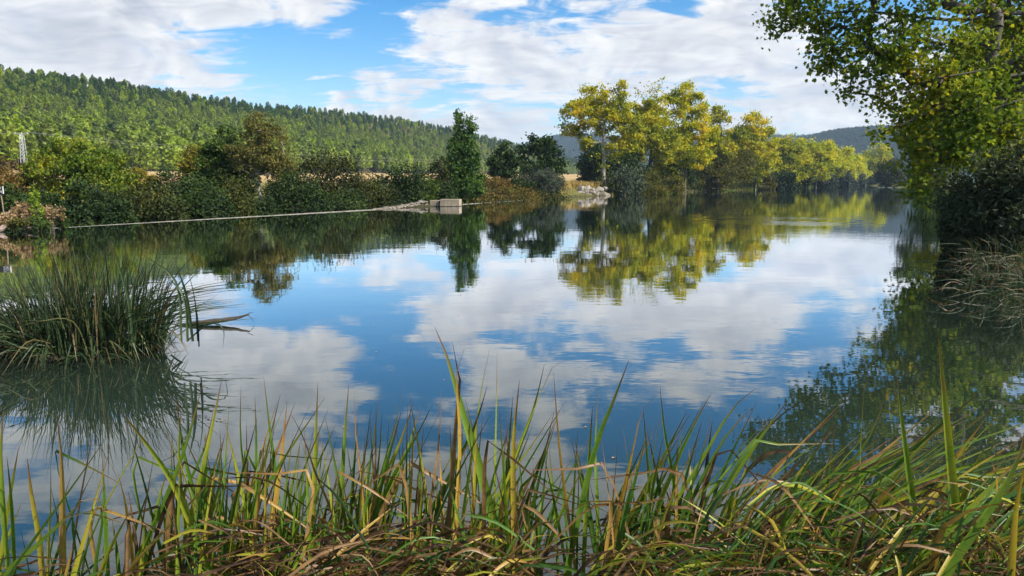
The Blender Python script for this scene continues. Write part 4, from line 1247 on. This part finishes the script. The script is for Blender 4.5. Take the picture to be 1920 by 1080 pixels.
grass_strip('waterside_reeds', 'green reeds fringing the far waterline', LB[4:] + np.array([-.3, .5]), 1.8, 2600, 1.1, 'grass_reed', 602, .07)
a_, b_ = np.array(W0), np.array(W1)
def leafy_mass(name, label, pts, width, n, h, mat, seed, size):
    """tangle of small leaves too thick to tell plants apart"""
    rng = np.random.default_rng(seed); pts = np.asarray(pts, float)
    L = np.r_[0, np.cumsum(np.linalg.norm(np.diff(pts, axis=0), axis=1))]; t = rng.uniform(0, L[-1], n)
    p = np.stack([np.interp(t, L, pts[:, 0]), np.interp(t, L, pts[:, 1])], 1) + rng.normal(size=(n, 2)) * width * .5
    z = np.maximum(ground_z(p), -1.25)
    hh = h * (.55 + .45 * wob(p[:, 0], p[:, 1], .9, 2.) + .3 * wob(p[:, 0], p[:, 1], 2.3, 1.))
    q = np.column_stack([p, z + np.maximum(hh, .15) * rng.uniform(0, 1, n) ** .6])
    v, f = leaves(q, size, rng, RHOMB, .5, .1)
    return tag(link(name, mk_mesh(name, v, [(f, 0)], [mat])), label, 'undergrowth', kind='stuff')
leafy_mass('undergrowth', 'dark leafy undergrowth between the shrubs behind the weir', [a_ + _wn * 3.5 - _wu * 9, a_ + _wn * 3.5, b_ + _wn * 3.0], 2.4, 20000, 1.7, 'leaf_dark', 603, .16)
leafy_mass('undergrowth', 'dark brambles under the tall yellow trees on the far bank', LB[2:7] + np.array([-1.2, 1.8]), 2.6, 24000, 4.2, 'leaf_dark_warm', 605, .36)
bank_line = [b_ - _wu * 11 + _wn * 2.0, LB[0] + np.array([-1.2, 1.6]), LB[1] + np.array([-1.6, 1.6])]
leafy_mass('bank_plants', 'tangled dark green plants on the low bank between the poplar and the pale rocks', bank_line, 2.6, 9000, 1.5, 'leaf_dark_warm', 606, .22)
leafy_mass('dry_bank_plants', 'brown withered plants on the low bank right of the poplar', bank_line[:2] + [LB[0] * .5 + LB[1] * .5 + np.array([-1.0, 1.2])], 2.2, 5000, 1.7, 'leaf_rust', 607, .20)
RB = np.array(RIGHT)
grass_strip('right_bank_grass', 'dark grass along the right bank under the overhanging tree', RB[1:5] + np.array([2.2, .6]), 2.0, 6000, .8, 'leaf_dark', 604, .03)
def weed_mat(label, px0, px1, row, seed, n):
    rng = np.random.default_rng(seed)
    a, b = at_z(px0, row), at_z(px1, row - 2)
    t = rng.uniform(0, 1, n)
    p = a[None] * (1 - t)[:, None] + b[None] * t[:, None]
    p[:, 1] += rng.normal(size=n) * 1.5; p[:, 0] += rng.normal(size=n) * .3; p[:, 2] = rng.uniform(.01, .10, n)
    v, f = leaves(p, .22, rng, RHOMB, 1.5, 0)
    tag(link('water_weed', mk_mesh('water_weed', v, [(f, 0)], ['water_weed'])), label, 'water weed', kind='stuff')
weed_mat('bright green floating weed at the bank below the golden trees', 1205, 1275, 363.5, 610, 2600)
weed_mat('bright green floating weed below the olive willow', 1350, 1385, 358, 611, 1500)

# ------------------------------------------------------------------ sedges
def blade_geo(pts, width, tone, rng, face=None, nseg=9, taper=.45, rough=.0):
    """one folded blade along a smooth curve through the given points (root first); returns verts, quads, uv"""
    pts = np.asarray(pts, float)
    # Catmull-Rom through the points
    P = np.vstack([2 * pts[0] - pts[1], pts, 2 * pts[-1] - pts[-2]])
    L = np.r_[0, np.cumsum(np.linalg.norm(np.diff(pts, axis=0), axis=1))]; L /= L[-1]
    t = np.linspace(0, 1, nseg + 1)
    i = np.clip(np.searchsorted(L, t, side='right') - 1, 0, len(pts) - 2)
    u = ((t - L[i]) / (L[i + 1] - L[i]))[:, None]
    p0, p1, p2, p3 = P[i], P[i + 1], P[i + 2], P[i + 3]
    c = .5 * (2 * p1 + (p2 - p0) * u + (2 * p0 - 5 * p1 + 4 * p2 - p3) * u ** 2 + (3 * p1 - p0 - 3 * p2 + p3) * u ** 3)
    tan = unit(np.gradient(c, axis=0))
    if face is None: face = unit(np.array([rng.normal() * .8, -1.0, rng.normal() * .3]))
    side = unit(np.cross(tan, face)); nrm = np.cross(side, tan)
    tw = rng.normal() * .5 * t[:, None]
    side, nrm = side * np.cos(tw) + nrm * np.sin(tw), nrm * np.cos(tw) - side * np.sin(tw)
    w = width * .5 * np.where(t < taper, .82 + .18 * t / taper, 1 - ((t - taper) / (1 - taper)) ** 1.9)
    w = np.maximum(w, width * .02)[:, None]
    v = np.stack([c - side * w + nrm * w * .45, c, c + side * w + nrm * w * .45], 1).reshape(-1, 3)
    k_ = np.arange(nseg) * 3
    q = np.concatenate([np.stack([k_, k_ + 1, k_ + 4, k_ + 3], 1), np.stack([k_ + 1, k_ + 2, k_ + 5, k_ + 4], 1)])
    uv = np.repeat(np.stack([np.full(nseg + 1, tone), t], 1), 3, 0)
    edge = rng.uniform(-.02, .13)                       # margins yellow before the midrib does
    uv[0::3, 0] += edge; uv[2::3, 0] += edge * rng.uniform(.3, 1.2)
    return v, q, uv

def joined(geos):
    V, Q, U, o = [], [], [], 0
    for v, q, u in geos:
        V.append(v); Q.append(q + o); U.append(u); o += len(v)
    return np.vstack(V), np.vstack(Q), np.vstack(U)

class Tuft:
    """a sedge plant: every upright blade is a part; the matted dead leaves at its foot are one uncountable part"""
    def __init__(self, name, loc, label, mat='blade', group=None, category='sedge'):
        self.o = empty(name, loc, label, category, group); self.loc = np.array(loc, float); self.mat = mat; self.mat_geo = []
    def blade(self, geo):
        v, q, u = geo
        link('blade', mk_mesh('blade', v - self.loc, [(q, 0)], [self.mat], u, smooth=True), self.o)
    def loose(self, geo):
        self.mat_geo.append(geo)
    def close(self, name='leaf_mat'):
        if self.mat_geo:
            v, q, u = joined(self.mat_geo)
            tag(link(name, mk_mesh(name, v - self.loc, [(q, 0)], [self.mat], u, smooth=True), self.o), kind='stuff')

FX = [-60, 150, 330, 480, 640, 800, 960, 1130, 1290, 1450, 1610, 1770, 1990]
FLAB = ['sparse sedge tuft in the lower left corner with wide yellow blades', 'sedge tuft under the reflection of the sedge island, pale blade leaning left',
        'sedge tuft left of centre with short green spikes', 'sedge tuft with many even green spikes left of the brown tangle', 'dense sedge tuft rising out of the brown tangle, left of the tallest pair',
        'sedge tuft with the tallest curved brown-tipped blade', 'sedge tuft with thin straw stalks right of the tallest blade', 'open sedge tuft beside the gap of bare water, one long green blade',
        'sedge tuft right of the water gap, blades sweeping right', 'sedge tuft with dark green blades sweeping right over the tree reflection', 'sedge tuft with a single thin upright blade amid right-leaning ones',
        'coarse sedge tuft at lower right with the tall yellow-green blade']
TUFTS = []
for i in range(12):
    px = .5 * (FX[i] + FX[i + 1])
    p = at_depth(px, 1120, 3.9)
    TUFTS.append(Tuft('sedge_tuft', (p[0], p[1], 0.0), FLAB[i], 'blade', 'sedge tufts along the near shore'))
def tuft_for(px):
    return TUFTS[int(np.clip(np.searchsorted(FX, px) - 1, 0, 11))]

def px_blade(path, depth, wpx, tone, rng, dt=None, upright=True):
    """path: photo points from tip down to the root side; the blade stands at its own distance and is rooted in the bank"""
    n = len(path)
    dt = rng.normal() * .12 if dt is None else dt
    pts = []
    for i, (x, y) in enumerate(path[::-1]):
        t = i / (n - 1)
        pts.append(at_depth(x, y, depth + dt * t ** 1.5))
    pts = np.array(pts)
    d = pts[0] - pts[1]
    if pts[0][2] > 0.05:      # carry on down to the ground
        k_ = (pts[0][2] + .03) / max(-d[2], .25 * np.linalg.norm(d), .05)
        root = pts[0] + d * k_ * .8; root[2] = -.05
        pts = np.vstack([root, pts])
    return blade_geo(pts, wpx * depth / F, tone, rng, nseg=12 if n > 2 else 9)

def foreground():
    rng = np.random.default_rng(77)
    big = [  # tip ... root, width px, tone (0 deep green .45 yellow green .65 gold .85 straw 1 brown), distance
        ([(815, 613), (838, 670), (872, 790), (908, 910), (948, 1085)], 17, .36, 3.6), ([(872, 650), (855, 700), (860, 840), (846, 1085)], 14, .66, 3.5),
        ([(919, 650), (902, 730), (884, 850), (850, 1085)], 9, .42, 3.8), ([(932, 652), (930, 760), (927, 900), (925, 1085)], 6, .5, 3.9),
        ([(974, 712), (962, 850), (966, 1085)], 11, .68, 3.5), ([(1021, 682), (1000, 770), (960, 880), (900, 1085)], 10, .34, 3.8),
        ([(1068, 669), (1044, 678), (1020, 720), (968, 850), (930, 960)], 7, .55, 3.7), ([(1038, 698), (1050, 840), (1066, 960), (1082, 1085)], 9, .80, 3.6),
        ([(1180, 673), (1150, 750), (1112, 850), (1058, 1085)], 14, .27, 3.6), ([(1121, 733), (1116, 850), (1120, 960), (1118, 1085)], 7, .40, 3.8),
        ([(1238, 734), (1205, 770), (1185, 860), (1150, 1020)], 10, .72, 3.7), ([(1237, 720), (1246, 810), (1262, 900)], 7, .30, 4.0),
        ([(1759, 626), (1768, 720), (1783, 880), (1802, 1085)], 17, .50, 3.4), ([(1681, 692), (1692, 800), (1708, 920), (1732, 1085)], 13, .38, 3.5),
        ([(1621, 715), (1613, 830), (1611, 940), (1608, 1085)], 8, .33, 3.6), ([(1418, 727), (1370, 770), (1310, 870), (1230, 1000)], 9, .42, 3.8),
        ([(1517, 745), (1450, 790), (1380, 880), (1300, 1000)], 8, .22, 3.9), ([(1487, 738), (1440, 800), (1370, 900), (1280, 1030)], 11, .45, 3.7), ([(1335, 735), (1300, 800), (1255, 900), (1200, 1050)], 8, .3, 3.8),
        ([(1412, 762), (1360, 820), (1300, 930), (1260, 1040)], 8, .3, 3.8), ([(1335, 768), (1322, 830), (1290, 930), (1250, 1060)], 9, .12, 3.6),
        ([(1855, 720), (1760, 800), (1660, 890), (1540, 1000)], 8, .18, 3.8), ([(1660, 735), (1640, 800), (1590, 880), (1500, 1010)], 8, .4, 3.8),
        ([(1775, 770), (1720, 830), (1640, 910), (1520, 1030)], 8, .28, 3.9), ([(1926, 790), (1905, 870), (1850, 960), (1760, 1090)], 24, .30, 3.0), ([(1935, 840), (1890, 880), (1800, 970), (1690, 1085)], 18, .42, 3.1),
        ([(1888, 855), (1830, 920), (1720, 1010), (1640, 1085)], 12, .40, 3.3), ([(1935, 900), (1850, 935), (1740, 985), (1600, 1060)], 15, .30, 3.2), ([(1925, 940), (1840, 950), (1770, 985), (1745, 1085)], 15, .78, 3.1),
        ([(1922, 870), (1905, 960), (1895, 1085)], 14, .62, 3.0), ([(1712, 885), (1640, 930), (1560, 985), (1480, 1060)], 10, .15, 3.6),
        ([(494, 704), (504, 800), (515, 900), (520, 1085)], 11, .22, 3.8), ([(417, 705), (398, 800), (375, 900), (330, 1085)], 9, .52, 3.8), ([(452, 722), (452, 830), (470, 960)], 6, .32, 4.0),
        ([(379, 722), (350, 830), (300, 960), (240, 1085)], 9, .33, 3.7), ([(526, 738), (500, 850), (470, 980)], 8, .48, 3.8), ([(538, 753), (528, 850), (510, 985), (500, 1085)], 11, .74, 3.7), ([(545, 775), (572, 825), (590, 880), (640, 1000)], 8, .9, 3.7),
        ([(596, 718), (592, 820), (588, 950), (582, 1085)], 10, .52, 3.7), ([(654, 720), (646, 820), (640, 930), (635, 1085)], 9, .42, 3.8), ([(664, 738), (668, 830), (680, 920), (690, 1085)], 6, .78, 3.8),
        ([(478, 744), (480, 830), (478, 950)], 7, .25, 4.0), ([(716, 770), (712, 850), (700, 960)], 6, .3, 4.0), ([(758, 716), (742, 800), (715, 900), (690, 1085)], 8, .38, 3.9), ([(776, 752), (750, 830), (700, 940)], 8, .6, 3.8),
        ([(790, 758), (760, 850), (700, 985)], 8, .45, 3.9), ([(808, 763), (780, 820), (720, 930)], 8, .35, 3.9), ([(827, 730), (822, 830), (806, 950), (800, 1085)], 8, .92, 3.6), ([(848, 640), (862, 720), (858, 760)], 9, .9, 3.55),
        ([(914, 722), (890, 800), (850, 880), (790, 1000)], 9, .2, 3.8), ([(950, 732), (952, 790), (946, 860)], 6, .92, 3.7), ([(1040, 770), (1000, 830), (950, 900), (900, 985)], 7, .5, 3.8), ([(990, 790), (930, 850), (850, 940)], 8, .47, 3.8),
        ([(104, 768), (114, 830), (119, 920), (121, 1085)], 16, .74, 3.5), ([(7, 765), (2, 860), (10, 980), (20, 1085)], 13, .45, 3.5), ([(51, 858), (60, 930), (75, 1010), (82, 1085)], 12, .66, 3.5), ([(13, 856), (22, 930), (27, 1010), (30, 1085)], 11, .33, 3.6),
        ([(95, 868), (96, 950), (92, 1040)], 7, .62, 3.8), ([(213, 800), (160, 880), (90, 980), (15, 1090)], 15, .38, 3.3), ([(211, 828), (182, 920), (158, 1000), (132, 1090)], 15, .60, 3.4), ([(166, 928), (110, 985), (40, 1050), (0, 1090)], 12, .40, 3.4),
        ([(218, 762), (262, 815), (310, 880), (350, 960)], 13, .45, 3.5), ([(222, 890), (238, 950), (248, 1030)], 10, .7, 3.6), ([(192, 860), (196, 950), (200, 1060)], 9, .25, 3.8), ([(295, 772), (330, 850), (360, 930), (380, 1060)], 11, .55, 3.6),
        ([(330, 742), (345, 850), (372, 960)], 8, .3, 3.8), ([(340, 758), (336, 860), (350, 1000)], 8, .46, 3.8), ([(445, 850), (390, 910), (320, 985), (230, 1085)], 10, .68, 3.6), ([(400, 770), (380, 850), (330, 960)], 7, .25, 3.9),
        ([(425, 805), (440, 880), (450, 980)], 8, .28, 3.9), ([(462, 790), (464, 870), (470, 980)], 6, .8, 3.9), ([(600, 950), (520, 960), (440, 985), (370, 1010)], 10, .72, 3.4), ([(1272, 925), (1200, 945), (1120, 945), (1040, 1010)], 10, .88, 3.4),
    ]
    for path, w, tone, dep in big:
        tuft_for(path[-1][0]).blade(px_blade(path, dep, w * 1.08, tone, rng))
    # filling: shorter blades all along the shore
    def tone_live():
        r = rng.uniform()
        return rng.uniform(.08, .38) if r < .58 else rng.uniform(.38, .6) if r < .80 else rng.uniform(.62, .8) if r < .9 else rng.uniform(.85, 1)
    for i in range(680):
        bx = rng.uniform(-40, 1960)
        if 1015 < bx < 1130 and rng.uniform() < .75: continue
        if bx < 300 and rng.uniform() < .80: continue
        right = sstep(bx, 1130, 1500)
        ang = rng.normal() * .22 + .12 + right * (.62 + rng.normal() * .15)
        topy = rng.uniform(800, 960) if rng.uniform() < .75 else rng.uniform(740, 820)
        if bx < 400: topy += 40
        L = 1085 - topy
        tx = bx + math.tan(ang) * L * rng.uniform(.8, 1.1)
        mid = (bx + (tx - bx) * (.42 - .12 * right), topy + L * .5 - 12 * right)
        geo = px_blade([(tx, topy), mid, (bx, 1085)], rng.uniform(3.4, 4.3), rng.uniform(4.5, 10), tone_live(), rng)
        tuft_for(bx).blade(geo)
    # a few blades broken over
    for i in range(60):
        bx = rng.uniform(100, 1950)
        if 1000 < bx < 1120 and rng.uniform() < .6: continue
        ky = rng.uniform(840, 980); kx = bx + rng.normal() * 40 + 40 * sstep(bx, 1130, 1500)
        sgn = 1 if rng.uniform() < .65 else -1
        ex = kx + sgn * rng.uniform(60, 200); ey = ky + rng.uniform(-15, 120)
        geo = px_blade([(ex, ey), (kx + (ex - kx) * .3, ky + (ey - ky) * .2 - 6), (kx, ky), (bx, 1090)], rng.uniform(3.3, 4.0), rng.uniform(6, 11), rng.choice([.2, .35, .8, .9, .97]), rng)
        tuft_for(bx).blade(geo)
    # matted dead leaves at the foot: bent, criss-crossing, mostly sweeping to the right
    for i in range(3200):
        bx = rng.uniform(-60, 1990)
        dens = .06 + .80 * sstep(bx, 280, 560)
        if 985 < bx < 1150: dens *= .2
        if rng.uniform() > dens: continue
        dep = rng.uniform(3.0, 4.25)
        cy = 1105 - abs(rng.normal()) * (58 + 14 * sstep(bx, 1150, 1500)) - 35 * sstep(bx, 1350, 1700) * rng.uniform()
        if bx < 350: cy = 1100 - abs(rng.normal()) * 25
        Lp = rng.uniform(70, 260)
        a = rng.normal() * .45 + .45 + .25 * sstep(bx, 1100, 1350) if rng.uniform() < .8 else rng.uniform(-1.5, 1.5)
        sgn = 1 if rng.uniform() < .72 else -1
        c = at_depth(bx, cy, dep)
        if c[2] < .03: c[2] = rng.uniform(.03, .12)
        Lw = Lp * dep / F
        dirv = np.array([sgn * math.cos(a), rng.normal() * .35, math.sin(a) * .75])
        p0 = c - dirv * Lw * .5; p2 = c + dirv * Lw * .5 + np.array([0, 0, -.10 * Lw * rng.uniform(0, 1.5)])
        pm = c + np.array([0, rng.normal() * .02, .09 * Lw * rng.uniform(-.4, 1.2)])
        p0[2] = max(p0[2] - .05, -.03); p2[2] = max(p2[2], -.02)
        rt = sstep(bx, 1100, 1350)
        tone = rng.uniform(.84, 1.0) if rng.uniform() < .66 - .30 * rt else rng.uniform(.0, .3) if rng.uniform() < .6 else rng.uniform(.45, .78)
        face = unit(rng.normal(size=3) + np.array([0, -.6, .5]))
        tuft_for(bx).loose(blade_geo([p0, pm, p2], rng.uniform(3, 8) * dep / F, tone, rng, face, 6, .5))
    for t in TUFTS: t.close()
foreground()

def sedge_island():
    rng = np.random.default_rng(88)
    c = at_z(180, 668)
    t = Tuft('sedge_island', (c[0], c[1], 0), 'dense dark green sedge clump standing in the water at left', 'blade_shaded')
    # peaty hummock the blades grow from
    n, m = 26, 7
    v = []
    for j in range(m):
        r = 1 - j / (m - 1)
        for i in range(n):
            a = i * 2 * math.pi / n
            k_ = 1 + .12 * math.sin(3 * a + 1) + .07 * math.sin(7 * a)
            v.append((math.cos(a) * 1.45 * r * k_ - .35, math.sin(a) * .72 * r * k_ + .15, -.25 + .40 * (1 - r ** 2.2) + rng.normal() * .015))
    q = [(j * n + i, j * n + (i + 1) % n, (j + 1) * n + (i + 1) % n, (j + 1) * n + i) for j in range(m - 1) for i in range(n)]
    link('hummock', mk_mesh('hummock', v, [(np.array(q), 0)], ['bark_dark'], smooth=True), t.o)
    yb = c[1]
    def one(k_, loose):
        a = rng.uniform(0, 6.283); r = math.sqrt(rng.uniform())
        bx, by = math.cos(a) * 1.25 * r - .35, math.sin(a) * .55 * r + .15
        prof = 1.0 - .45 * max(0, (-bx - .2) / 1.4) ** 1.2                        # lower towards the left
        h = rng.uniform(.9, 1.95) * prof * (1 - .10 * r)
        lean = np.array([bx + .30, by - .1]) * rng.uniform(.1, .45) + rng.normal(size=2) * .15
        arch = rng.uniform() < .48
        if arch: lean = lean * 2.4 + rng.normal(size=2) * .12; h *= .82
        b = c + np.array([bx, by, -.02])
        mid = b + np.array([lean[0] * .35, lean[1] * .35, h * .58])
        tip = b + np.array([lean[0] * 1.15, lean[1] * 1.15, h * (.72 if arch else 1)])
        tone = rng.uniform(0, .55) if rng.uniform() < .85 else rng.uniform(.6, .95)
        g = blade_geo([b, mid, tip], rng.uniform(.012, .021), tone, rng, None, 9, .35)
        (t.loose if loose else t.blade)(g)
    for i in range(270): one(i, False)
    for i in range(900): one(i, True)
    # sedge that has fallen over round the foot, tips trailing in the water
    for i in range(360):
        a = rng.uniform(0, 6.283)
        bx, by = math.cos(a) * rng.uniform(.6, 1.35) - .35, math.sin(a) * rng.uniform(.2, .65) + .12
        d = unit(np.array([bx + .3 + rng.normal() * .5, by - .2 + rng.normal() * .4, 0.]))
        L = rng.uniform(.4, 1.0) * (.45 if bx > .35 and d[0] > .3 else 1)
        b = c + np.array([bx, by, rng.uniform(.05, .3)])
        pts = [b, b + d * L * .45 + [0, 0, rng.uniform(.02, .2)], b + d * L + [0, 0, -b[2] + rng.uniform(-.02, .08)]]
        t.loose(blade_geo(pts, rng.uniform(.012, .022), rng.uniform(.3, 1.0) if rng.uniform() < .6 else rng.uniform(0, .4), rng, unit(rng.normal(size=3) + [0, -.5, .8]), 7, .4))
    # marked blades: tall ones at the right edge, bent ones dipping into the water
    for path, w, tone in [([(345, 482), (366, 560), (372, 640)], 5.5, .2), ([(362, 545), (372, 600), (374, 650)], 5, .3), ([(330, 495), (350, 555), (362, 640)], 6, .3),
                          ([(305, 510), (345, 560), (352, 640)], 5, .5), ([(265, 475), (330, 530), (340, 640)], 5, .4), ([(195, 455), (205, 540), (215, 650)], 5, .2), ([(210, 460), (240, 560), (250, 650)], 5, .25),
                          ([(410, 715), (350, 700), (320, 665)], 4, .1), ([(418, 655), (418, 615), (390, 608), (350, 640)], 3, .1),
                          ([(18, 700), (80, 682), (145, 672)], 9, .55), ([(170, 693), (190, 678), (215, 668)], 7, .5), ([(295, 685), (280, 655), (262, 635)], 6, .62), ([(172, 690), (160, 660), (148, 640)], 7, .45)]:
        pts = [at_depth(px, py, yb - .35) for px, py in path[::-1]]
        for p in pts: p[2] = max(p[2], -.02)
        t.blade(blade_geo(pts, w * yb / F, tone, rng, None, 10, .35))
    t.close()
sedge_island()

def right_sedge():
    rng = np.random.default_rng(99)
    for j, (px, row, n, label) in enumerate([(1880, 500, 170, 'dim sedge clump leaning over the water below the willow bush at right'), (1915, 560, 90, 'nearest dim sedge clump at the right edge with fallen tan blades')]):
        c = at_z(px, row)
        t = Tuft('sedge_clump', (c[0], c[1], 0), label, 'blade_shaded', 'sedge on the right bank')
        for i in range(n):
            b = c + np.array([rng.uniform(-.9, 1.6), rng.normal() * .5, -.03])
            h = rng.uniform(.5, 1.25)
            ln = rng.normal() * .35 - .35
            if rng.uniform() < .35: h *= .55; ln *= 1.8
            pts = [b, b + [ln * .3, rng.normal() * .05, h * .6], b + [ln * 1.0, rng.normal() * .15, h * .95 - abs(ln) * .25]]
            pts[-1][2] = max(pts[-1][2], 0.0)
            t.blade(blade_geo(pts, rng.uniform(.014, .026), rng.uniform(0, .55) if rng.uniform() < .8 else rng.uniform(.7, 1), rng, None, 8, .4))  # mostly low tones, so the colour carries the bank's shade
        for i in range(n):
            b = c + np.array([rng.uniform(-1.2, 1.8), rng.normal() * .5 - .2, rng.uniform(.0, .25)])
            d = unit(rng.normal(size=3) + [-.8, -.2, 0]); d[2] = abs(d[2]) * .2
            L = rng.uniform(.4, 1.0)
            e = b + d * L; e[2] = max(e[2] - .1, 0)
            t.loose(blade_geo([b, b + d * L * .5 + [0, 0, .06], e], rng.uniform(.014, .024), rng.uniform(.1, .7) if rng.uniform() < .7 else rng.uniform(.8, 1), rng, unit(rng.normal(size=3) + [0, -.5, .8]), 6, .5))
        t.close()
right_sedge()

def driftwood():
    y = at_z(395, 611)[1]
    root_p = at_depth(340, 612, y)
    path = [(330, 614, .046), (365, 606, .050), (400, 603, .048), (425, 600, .042), (445, 596, .032), (466, 590, .014)]
    pts = np.array([at_depth(px, py, y - .0 + i * .05) for i, (px, py, r) in enumerate(path)])
    root = empty('driftwood_log', pts[0], 'weathered split log jutting right from the sedge island', 'log')
    rng = np.random.default_rng(4)
    # lumpy tube
    t = np.linspace(0, 1, 22); base = np.linspace(0, 1, len(pts))
    c = np.stack([np.interp(t, base, pts[:, i]) for i in range(3)], 1) - pts[0]
    r = np.interp(t, base, [p[2] for p in path])
    k_ = 9; v = []
    tan = unit(np.gradient(c, axis=0)); a = unit(np.cross(tan, [0, 0, 1.])); b = np.cross(a, tan)
    for i in range(22):
        for j in range(k_):
            an = j * 2 * math.pi / k_ + t[i] * 1.5
            rr = r[i] * (1 + .28 * math.sin(3 * an + 4 * t[i]) + rng.normal() * .08)
            v.append(c[i] + a[i] * math.cos(an) * rr + b[i] * math.sin(an) * rr * .8)
    q = [(i * k_ + j, i * k_ + (j + 1) % k_, (i + 1) * k_ + (j + 1) % k_, (i + 1) * k_ + j) for i in range(21) for j in range(k_)]
    v.append(c[-1] + tan[-1] * .02); tip = len(v) - 1
    tri = [(21 * k_ + j, 21 * k_ + (j + 1) % k_, tip) for j in range(k_)]
    stem = link('stem', mk_mesh('stem', np.array(v), [(np.array(q), 0), (np.array(tri), 0)], ['driftwood'], smooth=True), root)
    for tw in ([(462, 590), (470, 586), (475, 585)], [(464, 591), (472, 596), (476, 604)], [(395, 604), (398, 625), (392, 640)], [(405, 603), (416, 612), (418, 640), (412, 655)]):
        pp = np.array([at_depth(px, py, y + .2) for px, py in tw]) - pts[0]
        vv, qq, tt = polytube(pp, np.linspace(.006, .003, len(pp)), 5)
        link('twig', mk_mesh('twig', vv, [(qq, 0), (tt, 0)], ['driftwood']), stem)
driftwood()

def floating_leaves():
    rng = np.random.default_rng(12)
    v = np.array([(0, 0, 0), (.42, .38, .08), (0, 1, .02), (-.42, .45, .08)]) - np.array([0, .5, 0])
    me = mk_mesh('floating_leaf', v, [(np.array([[0, 1, 2, 3]]), 0)], ['leaf_litter'])
    for i, (px, py) in enumerate([(833, 712), (820, 755), (870, 707), (757, 637), (706, 660), (693, 746), (632, 723), (488, 627), (490, 640), (600, 676), (1098, 800), (1150, 858), (1000, 857), (645, 800), (730, 898),
                                  (700, 610), (620, 600), (560, 655), (905, 640), (980, 735), (1240, 700), (1330, 760), (300, 745), (415, 788), (1180, 640), (860, 590)]):
        p = at_z(px, py, .006)
        o = link('floating_leaf', me, None, p); s = rng.uniform(.022, .045)
        o.scale = (s, s, s); o.rotation_euler = (0, 0, rng.uniform(0, 6.28))
        tag(o, 'tiny pale leaf floating on the open water', 'leaf', 'leaves adrift on the pool')
floating_leaves()

# ------------------------------------------------------------------ the valley's air
def build_haze():
    v, q = boxes([(-3400, 5200, -400, 7400, -4.5, 230.0)])
    m, k = new_mat('haze')
    vol = k.node('ShaderNodeVolumePrincipled')
    vol.inputs['Color'].default_value = (.55, .75, 1.0, 1)
    vol.inputs['Density'].default_value = .00014
    vol.inputs['Anisotropy'].default_value = .1
    out = k.node('ShaderNodeOutputMaterial'); k.l.new(vol.outputs[0], out.inputs['Volume'])
    tag(link('haze', mk_mesh('haze', v, [(q, 0)], ['haze'])), 'thin blue haze in the valley air', 'haze', kind='stuff')
build_haze()
